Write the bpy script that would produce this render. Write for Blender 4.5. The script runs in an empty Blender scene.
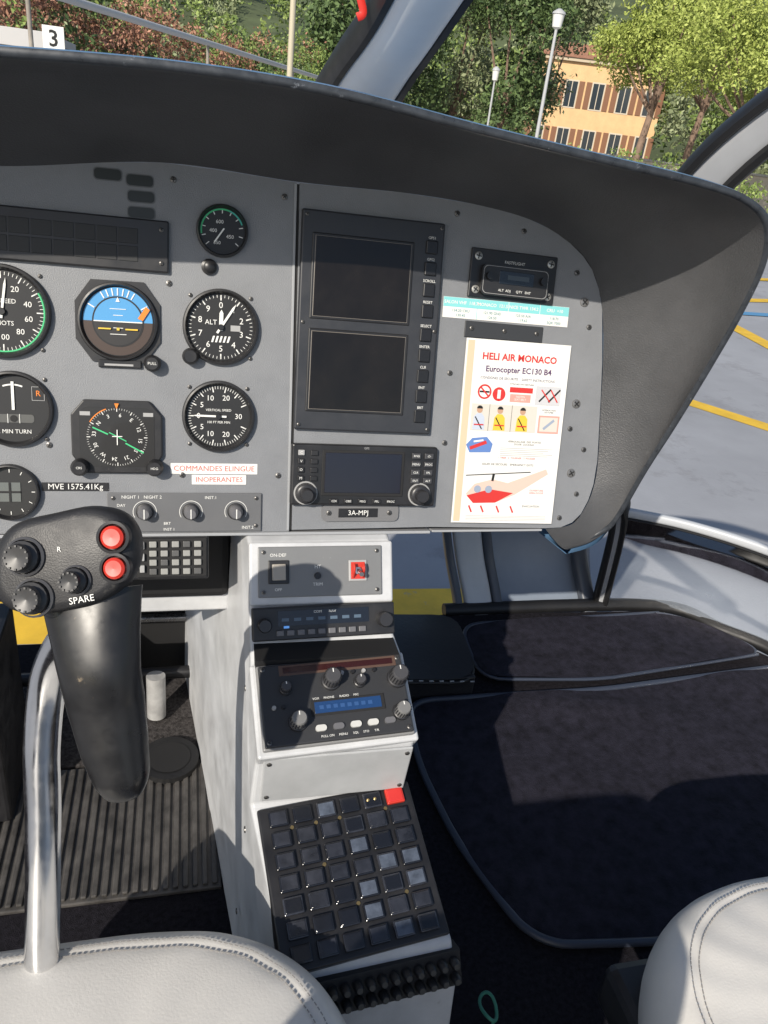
import bpy, math, random, bisect
import numpy as np
from mathutils import Matrix, Vector
import mathutils.geometry as mg
random.seed(4); rng=np.random.default_rng(4)
sc=bpy.context.scene; COL=sc.collection
rad=math.radians
# ------------------------------------------------------------------ materials
MATS={}
def mat(name,col,rough=.5,metal=0,bump=0,bscale=200,var=0,vscale=8,coat=0,emis=0,spec=.5,island=0,vcol=None,rvar=0,dist=.002,wear_or_shade=0,wcol=(.3,.3,.3),wscale=30,wthr=.64):
    if name in MATS: return MATS[name]
    m=bpy.data.materials.new(name); m.use_nodes=True; nt=m.node_tree; b=nt.nodes['Principled BSDF']
    b.inputs['Base Color'].default_value=(*col,1); b.inputs['Roughness'].default_value=rough
    b.inputs['Metallic'].default_value=metal; b.inputs['Specular IOR Level'].default_value=spec
    if coat: b.inputs['Coat Weight'].default_value=coat; b.inputs['Coat Roughness'].default_value=.06
    if emis: b.inputs['Emission Color'].default_value=(*col,1); b.inputs['Emission Strength'].default_value=emis
    tc=nt.nodes.new('ShaderNodeTexCoord')
    src=None
    if var or rvar:
        n=nt.nodes.new('ShaderNodeTexNoise'); n.inputs['Scale'].default_value=vscale; n.inputs['Detail'].default_value=5; n.inputs['Roughness'].default_value=.65
        nt.links.new(tc.outputs['Object'],n.inputs['Vector']); src=n.outputs['Fac']
    if island:
        g=nt.nodes.new('ShaderNodeNewGeometry'); src=g.outputs['Random Per Island']; var=island
    colout=None
    if var and src:
        r=nt.nodes.new('ShaderNodeValToRGB'); r.color_ramp.elements[0].position=.3 if not island else 0; r.color_ramp.elements[1].position=.7 if not island else 1
        c2=vcol or tuple(min(1,c*(1+var)) for c in col)
        r.color_ramp.elements[0].color=(*[c*(1-var) for c in col],1) if not vcol else (*col,1)
        r.color_ramp.elements[1].color=(*c2,1)
        nt.links.new(src,r.inputs['Fac']); colout=r.outputs['Color']; nt.links.new(colout,b.inputs['Base Color'])
    if wear_or_shade:
        n3=nt.nodes.new('ShaderNodeTexNoise'); n3.inputs['Scale'].default_value=wscale; n3.inputs['Detail'].default_value=9; n3.inputs['Roughness'].default_value=.78
        nt.links.new(tc.outputs['Object'],n3.inputs['Vector'])
        m3=nt.nodes.new('ShaderNodeMapRange'); m3.inputs['From Min'].default_value=wthr; m3.inputs['From Max'].default_value=wthr+.06; m3.inputs['To Max'].default_value=wear_or_shade
        nt.links.new(n3.outputs['Fac'],m3.inputs['Value'])
        mx=nt.nodes.new('ShaderNodeMix'); mx.data_type='RGBA'; nt.links.new(m3.outputs[0],mx.inputs[0]); mx.inputs[6].default_value=(*col,1); mx.inputs[7].default_value=(*wcol,1)
        if colout: nt.links.new(colout,mx.inputs[6])
        nt.links.new(mx.outputs[2],b.inputs['Base Color'])
    if rvar:
        mr=nt.nodes.new('ShaderNodeMapRange'); mr.inputs['From Min'].default_value=.3; mr.inputs['From Max'].default_value=.7
        mr.inputs['To Min'].default_value=max(.03,rough-rvar); mr.inputs['To Max'].default_value=min(1,rough+rvar)
        nt.links.new(src,mr.inputs['Value']); nt.links.new(mr.outputs[0],b.inputs['Roughness'])
    if bump:
        n2=nt.nodes.new('ShaderNodeTexNoise'); n2.inputs['Scale'].default_value=bscale; n2.inputs['Detail'].default_value=2
        bp=nt.nodes.new('ShaderNodeBump'); bp.inputs['Strength'].default_value=bump; bp.inputs['Distance'].default_value=dist
        nt.links.new(tc.outputs['Object'],n2.inputs['Vector']); nt.links.new(n2.outputs['Fac'],bp.inputs['Height']); nt.links.new(bp.outputs['Normal'],b.inputs['Normal'])
    MATS[name]=m; return m
PAINT=mat('panel_grey_paint',(.205,.213,.228),.48,bump=.25,bscale=900,var=.09,vscale=14,rvar=.1,wear_or_shade=.35,wcol=(.10,.10,.11),wscale=55,wthr=.68)
PAINT2=mat('panel_grey_paint_edge',(.32,.33,.345),.45)
HOODM=mat('glareshield_grey',(.072,.073,.077),.42,bump=.3,bscale=600,var=.22,vscale=8,rvar=.1,wear_or_shade=.3,wcol=(.14,.14,.145),wscale=35,wthr=.64)
HOODTOP=mat('glareshield_top_blue',(.10,.20,.34),.35,var=.1,vscale=20)
RIM=mat('rim_edge',(.035,.04,.048),.35,var=.3,vscale=90,rvar=.12,wear_or_shade=.8,wcol=(.20,.22,.25),wscale=60,wthr=.60)
BLK=mat('black_plastic',(.016,.016,.018),.38,var=.25,vscale=30,rvar=.1)
BLKM=mat('black_matte',(.010,.010,.011),.7)
BEZ=mat('bezel_black',(.020,.020,.022),.42,rvar=.1,vscale=50)
FACE=mat('dial_face',(.007,.007,.008),.6,coat=.25)
SCR=mat('screen_glass',(.010,.008,.007),.22,coat=.15,rvar=.06,vscale=25,var=.3,spec=.3)
WHT=mat('white_mark',(.78,.78,.75),.5)
GRYM=mat('grey_mark',(.35,.35,.35),.5)
GRN=mat('green_mark',(.05,.5,.2),.5); RED=mat('red_mark',(.65,.03,.02),.45); ORG=mat('orange_mark',(.8,.22,.02),.5)
YEL=mat('yellow_mark',(.75,.5,.05),.5); CYN=mat('cyan_mark',(.22,.60,.62),.5); SKYB=mat('dial_sky_blue',(.07,.30,.60),.5); BRN=mat('dial_ground_brown',(.055,.035,.028),.5)
LCD=mat('lcd_blue',(.015,.05,.15),.2,coat=.4)
LCDT=mat('lcd_text_blue',(.15,.4,.9),.4,emis=.35)
STEEL=mat('steel',(.55,.55,.56),.28,metal=1,rvar=.1,vscale=30)
ALU=mat('worn_tube_metal',(.80,.80,.80),.17,metal=1,var=.06,vscale=60,rvar=.08,wear_or_shade=.6,wcol=(.35,.33,.3),wscale=50,wthr=.66)
SCREW=mat('screw_metal',(.16,.155,.15),.4,metal=.8)
CON=mat('console_white_paint',(.52,.53,.545),.42,var=.15,vscale=14,rvar=.12,wear_or_shade=.5,wcol=(.20,.19,.18),wscale=22,wthr=.67)
CONG=mat('console_grey_paint',(.40,.41,.42),.42,var=.12,vscale=15,wear_or_shade=.5,wcol=(.18,.17,.16),wscale=30,wthr=.66)
LEA=mat('cream_leather',(.64,.62,.585),.40,bump=.2,bscale=420,var=.07,vscale=6,rvar=.1,dist=.001)
LEA2=mat('leather_stitch',(.26,.25,.24),.7)
CARP=mat('black_carpet',(.014,.013,.017),.95,bump=1,bscale=700,var=.6,vscale=140,spec=.12)
RUG=mat('navy_rug',(.018,.017,.026),.95,bump=1,bscale=500,var=.5,vscale=45,spec=.2,wear_or_shade=.5,wcol=(.05,.048,.06),wscale=300,wthr=.66)
RUGE=mat('rug_binding',(.035,.043,.065),.42)
CARG=mat('grey_carpet',(.05,.046,.046),.95,bump=1,bscale=500,var=.7,vscale=160,spec=.1)
RUB=mat('black_rubber',(.012,.012,.013),.5,rvar=.1,vscale=20)
RIBM=mat('heel_plate_metal',(.085,.08,.076),.5,metal=.3,var=.45,vscale=30,rvar=.1,wear_or_shade=.5,wcol=(.2,.19,.17),wscale=40,wthr=.62)
FRM=mat('frame_grey_paint',(.50,.52,.54),.4,var=.07,vscale=9)
CARD=mat('card_white',(.78,.77,.74),.35,coat=.3)
REDB=mat('red_button',(.55,.035,.02),.4,coat=.3)
# ------------------------------------------------------------------ helpers
def grp(name,M=Matrix.Identity(4)):
    e=bpy.data.objects.new(name,None); e.empty_display_size=.02; COL.objects.link(e); e.matrix_world=M; return e
def link(name,me,parent,mt,smooth=False,loc=None):
    if mt: me.materials.append(mt)
    o=bpy.data.objects.new(name,me); COL.objects.link(o)
    if parent: o.parent=parent
    if loc is not None: o.location=loc
    if smooth: me.polygons.foreach_set('use_smooth',[True]*len(me.polygons))
    return o
def mesh(parent,name,V,F,mt,smooth=False,loc=None,bevel=0,seg=2):
    me=bpy.data.meshes.new(name); me.from_pydata([tuple(v) for v in V],[],F); me.update()
    o=link(name,me,parent,mt,smooth,loc)
    if bevel:
        b=o.modifiers.new('b','BEVEL'); b.width=bevel; b.segments=seg; b.limit_method='ANGLE'; b.angle_limit=rad(35)
    return o
def box(p,name,x,y,z,mt,bevel=.001,seg=2,M=None):
    V=[Vector((a,b,c)) for c in z for b in y for a in x]
    if M: V=[M@v for v in V]
    F=[(0,2,3,1),(4,5,7,6),(0,1,5,4),(2,6,7,3),(0,4,6,2),(1,3,7,5)]
    return mesh(p,name,V,F,mt,bevel=bevel,seg=seg)
def lathe(p,name,c,prof,mt,n=40,M=None,smooth=True):
    V=[];F=[];k=len(prof)
    for i in range(n):
        a=2*math.pi*i/n
        for r,z in prof:
            v=Vector((r*math.cos(a),r*math.sin(a),z))
            if M: v=M@v
            V.append(v+Vector(c))
    for i in range(n):
        j=(i+1)%n
        for q in range(k-1): F.append((i*k+q,j*k+q,j*k+q+1,i*k+q+1))
    o=mesh(p,name,V,F,mt,smooth)
    if smooth:
        e=o.modifiers.new('e','EDGE_SPLIT'); e.split_angle=rad(40)
    return o
def knob(p,name,c,r,h,mt,n=24,M=None):
    lathe(p,name,c,[(r,0),(r,h*.8),(r*.85,h),(0.0001,h)],mt,n,M)
def flat(p,name,pts,z,mt,t=0):
    V=[(x,y,z) for x,y in pts]; n=len(V)
    if t:
        V+=[(x,y,z-t) for x,y in pts]; F=[tuple(range(n)),tuple(range(2*n-1,n-1,-1))]+[(i,n+i,n+(i+1)%n,(i+1)%n) for i in range(n)]
    else: F=[tuple(range(n))]
    return mesh(p,name,V,F,mt)
def rrect(x0,x1,y0,y1,r,n=5):
    P=[]
    for cx,cy,a0 in ((x1-r,y0+r,-90),(x1-r,y1-r,0),(x0+r,y1-r,90),(x0+r,y0+r,180)):
        for i in range(n+1):
            a=rad(a0+90*i/n); P.append((cx+r*math.cos(a),cy+r*math.sin(a)))
    return P
def circ(cx,cy,r,n=40,a0=0,a1=360):
    return [(cx+r*math.cos(rad(a0+(a1-a0)*i/n)),cy+r*math.sin(rad(a0+(a1-a0)*i/n))) for i in range(n if a1-a0==360 else n+1)]
def arc(p,name,r0,r1,a0,a1,z,mt,n=24,c=(0,0)):
    V=[];F=[]
    for i in range(n+1):
        a=rad(90-(a0+(a1-a0)*i/n))
        V+= [(c[0]+r0*math.cos(a),c[1]+r0*math.sin(a),z),(c[0]+r1*math.cos(a),c[1]+r1*math.sin(a),z)]
    for i in range(n): F.append((2*i,2*i+1,2*i+3,2*i+2))
    return mesh(p,name,V,F,mt)
def ticks(p,name,r0,r1,angs,w,z,mt):
    V=[];F=[]
    for a in angs:
        t=rad(90-a); d=(math.cos(t),math.sin(t)); q=(-d[1]*w/2,d[0]*w/2); b=len(V)
        V+=[(d[0]*r0+q[0],d[1]*r0+q[1],z),(d[0]*r0-q[0],d[1]*r0-q[1],z),(d[0]*r1-q[0],d[1]*r1-q[1],z),(d[0]*r1+q[0],d[1]*r1+q[1],z)]
        F.append((b,b+1,b+2,b+3))
    return mesh(p,name,V,F,mt)
def needle(p,name,a,l,w,z,mt,tail=.3):
    t=rad(90-a); d=(math.cos(t),math.sin(t)); q=(-d[1]*w/2,d[0]*w/2)
    return flat(p,name,[(-d[0]*l*tail-q[0],-d[1]*l*tail-q[1]),(d[0]*l*.8-q[0],d[1]*l*.8-q[1]),(d[0]*l,d[1]*l),(d[0]*l*.8+q[0],d[1]*l*.8+q[1]),(-d[0]*l*tail+q[0],-d[1]*l*tail+q[1])],z,mt,.0004)
def txt(p,name,s,x,y,z,size,mt,rot=0,al='CENTER',bold=0,M=None):
    c=bpy.data.curves.new(name,'FONT'); c.body=s; c.size=size; c.align_x=al; c.align_y='CENTER'; c.offset=bold; c.resolution_u=2
    c.materials.append(mt); o=bpy.data.objects.new(name,c); COL.objects.link(o); o.parent=p
    o.location=(x,y,z); o.rotation_euler=(0,0,rad(rot))
    if M: o.matrix_local=M@Matrix.Translation((x,y,z))@Matrix.Rotation(rad(rot),4,'Z')
    return o
def catmull(P,k=8,closed=False):
    P=[Vector(p) for p in P]; out=[]; n=len(P)
    for i in range(n if closed else n-1):
        g=(lambda j:P[j%n]) if closed else (lambda j:P[min(max(j,0),n-1)])
        a,b,c,d=g(i-1),g(i),g(i+1),g(i+2)
        for j in range(k):
            t=j/k; out.append(.5*((2*b)+(c-a)*t+(2*a-5*b+4*c-d)*t*t+(3*b-a-3*c+d)*t**3))
    if not closed: out.append(P[-1])
    return out
def sweep(p,name,P,W,H,mt,side=None,n=16,k=6,sq=2.0,smooth=True,caps=True):
    Q=catmull([Vector(x) for x in P],k); m=len(Q); nP=len(P)
    def val(A,i):
        if not hasattr(A,'__len__'): return A
        t=i/(m-1)*(nP-1); j=min(int(t),nP-2); return A[j]+(A[j+1]-A[j])*(t-j)
    V=[];F=[]; prev=None
    for i in range(m):
        T=(Q[min(i+1,m-1)]-Q[max(i-1,0)]).normalized()
        s=Vector(side) if side is not None else (prev if prev else Vector((1,0,0)) if abs(T.x)<.8 else Vector((0,1,0)))
        s=(s-T*s.dot(T)).normalized(); prev=s; b=T.cross(s)
        for q in range(n):
            a=2*math.pi*q/n; ca,sa=math.cos(a),math.sin(a)
            ca=math.copysign(abs(ca)**(2/sq),ca); sa=math.copysign(abs(sa)**(2/sq),sa)
            V.append(Q[i]+s*ca*val(W,i)+b*sa*val(H,i))
    for i in range(m-1):
        for q in range(n):
            r=(q+1)%n; F.append((i*n+q,i*n+r,(i+1)*n+r,(i+1)*n+q))
    if caps: F+= [tuple(range(n-1,-1,-1)),tuple(range((m-1)*n,m*n))]
    o=mesh(p,name,V,F,mt,smooth)
    if smooth: e=o.modifiers.new('e','EDGE_SPLIT'); e.split_angle=rad(50)
    return o
def frame(o,X,Y):
    X=Vector(X).normalized(); Y=Vector(Y); Y=(Y-X*Y.dot(X)).normalized(); Z=X.cross(Y)
    M=Matrix((X,Y,Z)).transposed().to_4x4(); M.translation=Vector(o); return M
T=Matrix.Translation
def RZ(a): return Matrix.Rotation(rad(a),4,'Z')
# ------------------------------------------------------------------ camera
r_=Vector((.9694,-.2188,.1117)); u_=Vector((.0037,.4675,.884)); f_=Vector((.2456,.8565,-.454))
cam=bpy.data.cameras.new('camera'); co=bpy.data.objects.new('camera',cam); COL.objects.link(co); sc.camera=co
M=Matrix((r_,u_,-f_)).transposed().to_4x4(); M.translation=(0,0,1.6); co.matrix_world=M
cam.sensor_fit='VERTICAL'; cam.sensor_height=36; cam.lens=27.04; cam.clip_start=.02; cam.clip_end=2000
# ------------------------------------------------------------------ instrument panel
tl=rad(16)
PM=frame((.111,.76,1.177),(1,0,0),(0,math.sin(tl),math.cos(tl)))
def pf(u,v,w=0): return PM@T((u/1000,v/1000,w/1000))
def mm(L): return [(a/1000,b/1000) for a,b in L]
ipanel=grp('instrument_panel',PM)
outR=[(1.5,367),(110,368),(189,364),(235,359),(262,353),(290,344),(313,332),(331,319),(344,305),(355,284),(362,261),(369,200),(372,156),(376,82),(374,52),(369,32),(361,15),(350,4),(335,-2),(315,-3),(166,0),(1.5,-2)]
outL=[(-1.5,367),(-69,371),(-137,373),(-230,364),(-283,355),(-400,352),(-480,345),(-545,310),(-570,250),(-575,100),(-560,10),(-520,-2),(-196,-4),(-1.5,-4)]
flat(ipanel,'right_plate',mm(outR)[::-1],0,PAINT,.003)
flat(ipanel,'left_plate',mm(outL),0,PAINT,.003)
box(ipanel,'seam_strip',(-.0012,.0012),(-.002,.366),(-.002,-.0008),BLKM,0)
box(ipanel,'seam_lip',(-.0042,-.0016),(-.002,.366),(-.001,.0012),PAINT2,.0004)
box(ipanel,'backing',(-.56,.36),(.005,.34),(-.05,-.004),BLKM,0)
box(ipanel,'bottom_flange',(-.55,.166),(-.008,-.0045),(-.03,.001),PAINT2,.0008)
box(ipanel,'right_bottom_flange',(.168,.31),(-.0065,-.0038),(-.03,.001),PAINT2,.0008)
def screw(p,u,v,r=3.2,z=0,mt=SCREW):
    c=(u/1000,v/1000,z)
    lathe(p,'screw',c,[(r/1000,0),(r/1000*.95,.0011),(r/1000*.6,.0016),(.00001,.0016)],mt,14)
    a=random.random()*3; d=(math.cos(a)*r*.7e-3,math.sin(a)*r*.7e-3); q=(-d[1]*.2,d[0]*.2)
    for _ in range(2):
        flat(p,'screw_slot',[(c[0]-d[0]-q[0],c[1]-d[1]-q[1]),(c[0]+d[0]-q[0],c[1]+d[1]-q[1]),(c[0]+d[0]+q[0],c[1]+d[1]+q[1]),(c[0]-d[0]+q[0],c[1]-d[1]+q[1])],z+.0018+_*.00005,BLKM)
        d=(-d[1],d[0]); q=(-d[1]*.2,d[0]*.2)
for u,v in [(175,352),(255,340),(325,300),(347,240),(356,95),(352,40),(332,10),(177,100),(178,180),(-14,352),(-125,358),(-130,258),(-118,60),(-15,60),(-215,130),(-250,90),(335,120)]: screw(ipanel,u,v)
for u,v in [(338,268),(340,150),(342,66)]: screw(ipanel,u,v,5.5,0,mat('snap_stud',(.26,.25,.24),.35,metal=.7))
def dial(name,u,v,r,flange=True):
    g=grp(name,pf(u,v)); R_=r/1000
    lathe(g,'bezel',(0,0,0),[(R_,0),(R_,.005),(R_*.975,.0075),(R_*.93,.008),(R_*.885,.0035),(R_*.87,.0012)],BEZ,56)
    flat(g,'dial_face',circ(0,0,R_*.9,48),.0011,FACE)
    if flange:
        for a in (45,135,225,315): screw(g,math.cos(rad(a))*r*1.12,math.sin(rad(a))*r*1.12,2.2,0)
    return g,R_
Z1=.0016;Z2=.0022;Z3=.0030
g,R_=dial('airspeed_indicator',-288,221,45)
ticks(g,'ticks',R_*.70,R_*.84,range(0,331,30),.0011,Z1,WHT); ticks(g,'minor_ticks',R_*.77,R_*.84,range(0,331,6),.0005,Z1,WHT)
for i,(s_,a) in enumerate([('20',30),('40',72),('60',105),('80',140),('100',180),('120',225),('140',270)]): txt(g,'n'+s_,s_,R_*.55*math.sin(rad(a)),R_*.55*math.cos(rad(a)),Z1,.0078,WHT)
txt(g,'label','AIRSPEED',0,R_*.22,Z1,.0062,WHT); txt(g,'label2','KNOTS',0,-R_*.25,Z1,.0062,WHT)
arc(g,'green_arc',R_*.84,R_*.87,60,225,Z1,GRN); arc(g,'red_line',R_*.72,R_*.88,228,231,Z2,RED)
needle(g,'needle',8,R_*.72,.0022,Z3,WHT,.2); knob(g,'hub',(0,0,Z1),.0035,.003,BLK)
# attitude
g,R_=dial('attitude_indicator',-180,217,39,False)
flat(g,'mount_flange',[(x*.041,y*.041) for x,y in [(-1,-.45),(-.62,-.98),(.62,-.98),(1,-.45),(1,.45),(.62,.98),(-.62,.98),(-1,.45)]],.0024,BEZ,.0024)
flat(g,'ball_back',circ(0,0,R_*.87,48),.0026,FACE)
flat(g,'sky_ring',circ(0,0,R_*.86,30,0,180),.0030,SKYB); flat(g,'ground_ring',circ(0,0,R_*.86,30,180,360),.0030,BRN)
arc(g,'inner_gap',R_*.60,R_*.64,0,360,.0034,FACE,48)
flat(g,'ball_sky',circ(0,0,R_*.60,30,0,180),.0036,SKYB); flat(g,'ball_ground',circ(0,0,R_*.60,30,180,360),.0036,mat('ball_dark',(.02,.019,.02),.5))
ticks(g,'bank_ticks',R_*.66,R_*.84,[-60,-30,-20,-10,0,10,20,30,60],.0011,.0038,WHT)
box(g,'horizon_line',(-R_*.6,R_*.6),(-.0005,.0005),(.0037,.0041),WHT,0)
for i,y in enumerate([.16,.32,-.16,-.32]): box(g,'pitch_bar',(-R_*(.2 if i%2 else .12),R_*(.2 if i%2 else .12)),(R_*y-.0003,R_*y+.0003),(.0037,.0041),WHT,0)
flat(g,'sky_pointer',[(-.002,R_*.5),(.002,R_*.5),(0,R_*.62)],.0045,WHT)
for sx in (-1,1): box(g,'wing',tuple(sorted((sx*.007,sx*.019))),(-.0080,-.0066),(.0045,.0055),YEL,0)
box(g,'wing_dot',(-.0013,.0013),(-.0086,-.006),(.0045,.0055),YEL,0)
flat(g,'red_flag',[(.019,.004),(.027,.016),(.031,.013),(.024,.002)],.0050,ORG)
lathe(g,'cage_knob',(.033,-.040,0),[(.0085,0),(.0085,.012),(.006,.016),(.0001,.016)],BLK,20)
txt(g,'knob_label','PULL',.033,-.040,.0162,.004,WHT)
box(g,'trim_plate',(-.020,.022),(-.046,-.038),(0,.004),BLK,.001); box(g,'trim_line',(-.014,.014),(-.044,-.042),(.004,.0045),GRYM,0)
# altimeter
g,R_=dial('altimeter',-78,217,39)
ticks(g,'ticks',R_*.70,R_*.84,range(0,360,36),.0012,Z1,WHT); ticks(g,'minor_ticks',R_*.77,R_*.84,[i*7.2 for i in range(50)],.0005,Z1,WHT)
for i in range(10): txt(g,'n%d'%i,str(i),R_*.57*math.sin(rad(36*i)),R_*.57*math.cos(rad(36*i)),Z1,.0088,WHT)
txt(g,'label','ALT',-R_*.26,R_*.12,Z1,.007,WHT)
for i in range(5): flat(g,'hatch',[(-.010+i*.004,-.0155),(-.008+i*.004,-.0155),(-.006+i*.004,-.009),(-.008+i*.004,-.009)],Z1,WHT)
box(g,'baro_window',(.010,.020),(-.0035,.0025),(Z1,Z1+.0003),GRYM,0)
needle(g,'long_needle',33,R_*.74,.0024,Z3,WHT,.25); needle(g,'short_needle',2,R_*.46,.004,Z2+.0003,WHT,.2); knob(g,'hub',(0,0,Z1),.0032,.003,BLK)
lathe(g,'baro_knob',(-.031,-.031,0),[(.0085,0),(.0085,.011),(.006,.015),(.0001,.015)],BLK,20)
# turn indicator
g,R_=dial('turn_indicator',-282,126,38)
arc(g,'scale',R_*.62,R_*.66,-22,22,Z1,WHT); box(g,'pointer',(-.0013,.0013),(-R_*.02,R_*.72),(Z2,Z2+.0004),WHT,0)
flat(g,'tube',rrect(-R_*.5,R_*.5,-R_*.36,-R_*.14,.003),Z1,mat('slip_tube',(.10,.10,.095),.3)); flat(g,'ball',circ(0,-R_*.25,.0035,16),Z2,BLKM)
for x in (-.0055,.0055): box(g,'tube_line',(x-.0003,x+.0003),(-R_*.37,-R_*.13),(Z2,Z2+.0003),WHT,0)
for x in (-R_*.58,R_*.62):
    for q in range(4): box(g,'scale_frame',(x-.006 if q<2 else x+(-.006 if q==2 else .0055),x+.006 if q<2 else x+(-.0055 if q==2 else .006)),(R_*.42+(.0065 if q==0 else -.007 if q==1 else -.0065),R_*.42+(.007 if q==0 else -.0065 if q==1 else .0065)),(Z1,Z1+.0002),GRYM,0)
txt(g,'L','L',-R_*.58,R_*.42,Z1,.008,WHT); txt(g,'R','R',R_*.62,R_*.42,Z1,.008,ORG); txt(g,'label','2 MIN TURN',0,-R_*.6,Z1,.0058,WHT)
# HSI
g=grp('horizontal_situation_indicator',pf(-183,100))
o=flat(g,'bezel',[(x*.045,y*.038) for x,y in [(-1,-.5),(-.72,-1),(.72,-1),(1,-.5),(1,.6),(.72,1),(-.72,1),(-1,.6)]],.006,BEZ,.006)
b_=o.modifiers.new('b','BEVEL'); b_.width=.0015; b_.segments=2
def bar(p,name,a,b,w,z,mt):
    d=Vector((b[0]-a[0],b[1]-a[1])).normalized(); n=(-d.y*w/2,d.x*w/2)
    flat(p,name,[(a[0]-n[0],a[1]-n[1]),(b[0]-n[0],b[1]-n[1]),(b[0]+n[0],b[1]+n[1]),(a[0]+n[0],a[1]+n[1])],z,mt)
flat(g,'face',rrect(-.037,.037,-.031,.031,.010),.0064,FACE)
ticks(g,'card_ticks',.0265,.0300,range(0,360,30),.0008,.0068,WHT); ticks(g,'card_minor',.0282,.0300,range(0,360,5),.0003,.0068,WHT)
for i,s_ in enumerate(['N','3','6','E','12','15','S','21','24','W','30','33']):
    a=30*i-52; txt(g,'card_'+s_,s_,.0228*math.sin(rad(a)),.0228*math.cos(rad(a)),.0068,.0056,WHT,rot=-a)
arc(g,'red_arc',.0302,.0312,-60,-20,.0069,ORG)
bar(g,'course_needle',(-.024,.010),(-.009,.003),.0014,.0073,GRN); bar(g,'course_needle_b',(.008,-.006),(.026,-.016),.0014,.0073,GRN); bar(g,'deviation_bar',(-.008,.005),(.009,-.004),.001,.0075,GRN)
bar(g,'aircraft_v',(0,-.008),(0,.008),.0009,.0080,WHT); bar(g,'aircraft_h',(-.005,.001),(.005,.001),.0009,.0081,WHT)
flat(g,'lubber',[(-.0022,.035),(.0022,.035),(0,.029)],.0085,ORG)
for sx in (-1,1): box(g,'flag_window',tuple(sorted((sx*.026,sx*.036))),(.022,.026),(.0066,.0069),GRYM,0)
for x in (-.037,.037): lathe(g,'set_knob',(x,-.031,0),[(.0088,0),(.0088,.014),(.0065,.018),(.0001,.018)],BLK,20); txt(g,'knob_text','HDG' if x>0 else 'CRS',x,-.031,.0182,.0034,WHT)
# VSI
g,R_=dial('vertical_speed_indicator',-80,124,38)
ticks(g,'ticks',R_*.68,R_*.84,[270+i*26 for i in range(-6,7)],.0011,Z1,WHT); ticks(g,'minor_ticks',R_*.76,R_*.84,[270+i*5.2 for i in range(-30,31)],.0005,Z1,WHT)
for s_,a in [('0',270),('5',304),('10',335),('20',22),('30',90),('20',158),('10',205),('5',236)]: txt(g,'n'+s_,s_,R_*.55*math.sin(rad(a)),R_*.55*math.cos(rad(a)),Z1,.0080,WHT)
txt(g,'label','VERTICAL SPEED',.000,R_*.17,Z1,.0036,WHT); txt(g,'label2','100 FT PER MIN',.000,-R_*.17,Z1,.0036,WHT)
needle(g,'needle',271,R_*.72,.0020,Z3,WHT,.3); knob(g,'hub',(0,0,Z1),.003,.003,BLK)
g,R_=dial('engine_temperature_gauge',-77,313,26,False)
ticks(g,'ticks',R_*.66,R_*.82,range(-130,131,26),.0009,Z1,WHT); arc(g,'green_arc',R_*.78,R_*.84,-100,20,Z1+.0002,GRN); arc(g,'yellow_arc',R_*.78,R_*.84,20,70,Z1+.0002,mat('teal_mark',(.05,.45,.35),.5))
txt(g,'n','600',-R_*.1,R_*.34,Z1,.0052,WHT); txt(g,'n2','400',-R_*.35,0,Z1,.0052,WHT); txt(g,'n3','450',R_*.3,-R_*.2,Z1,.0052,WHT); txt(g,'n4','350',-R_*.2,-R_*.45,Z1,.0048,WHT)
needle(g,'needle',215,R_*.6,.0015,Z3,WHT,.2)
g,R_=dial('chronometer',-289,41,29,False)
ticks(g,'ticks',R_*.7,R_*.82,range(0,360,30),.0007,Z1,WHT); box(g,'display',(-.010,.010),(-.010,.010),(Z1,Z1+.0004),mat('lcd_grey',(.12,.13,.125),.25,coat=.4),0); box(g,'display_bar',(-.010,.010),(-.001,.001),(Z2,Z2+.0003),BLKM,0); box(g,'display_bar_v',(-.001,.001),(-.010,.010),(Z2+.0004,Z2+.0006),BLKM,0)
g=grp('press_to_test_lamp',pf(-90,277)); lathe(g,'ring',(0,0,0),[(.008,0),(.008,.003),(.0055,.004)],BLK,24); lathe(g,'cap',(0,0,0),[(.0058,0),(.0055,.006),(.003,.0075),(.0001,.0075)],BLK,20)
g=grp('warning_light_panel',pf(-240,294)@RZ(-.8))
box(g,'body',(-.11,.11),(-.025,.025),(0,.006),BLK,.0015)
for i in range(9):
    for j in range(2): box(g,'caption',(-.098+i*.0200,-.0795+i*.0200),(-.0165+j*.017,-.002+j*.017),(.0058,.0066),mat('caption_dark',(.013,.014,.015),.5),.0004)
for x in (.103,-.103):
    for y in (.016,-.016): screw(g,x*1000,y*1000,2.3,.006)
for u,v in ((-187,357),(-157,354),(-156,339),(-156,324)):
    g=grp('vent_slot',pf(u,v)); flat(g,'body',rrect(-.0125,.0125,-.005,.005,.0035),.0012,mat('vent_dark',(.02,.024,.022),.35),.0012); flat(g,'rim',rrect(-.0135,.0135,-.006,.006,.004),.0006,mat('rim_grey',(.12,.125,.13),.4),.0006)  # dark rounded vent slots as flat inlays, not lamps
def label(name,u,v,w,h,s,size,bg,fg,z=.0006,bold=0,rot=0):
    g=grp(name,pf(u,v)@RZ(rot)); flat(g,'plate',rrect(-w/2e3,w/2e3,-h/2e3,h/2e3,.0005),z,bg,z); txt(g,'text',s,0,0,z+.0003,size,fg,bold=bold); return g
INK=mat('black_ink',(.01,.01,.01),.5)
label('weight_placard',-226,46.5,66,9,'MVE 1575.41Kg',.0084,BLK,WHT)
LW=mat('label_white',(.76,.75,.72),.5); RI=mat('red_ink',(.55,.14,.12),.5)
label('warning_placard',-84,67,92,11.5,'COMMANDES ELINGUE',.0082,LW,RI)
label('warning_placard',-79,55,58,10.5,'INOPERANTES',.0078,LW,RI,z=.0009)
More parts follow.
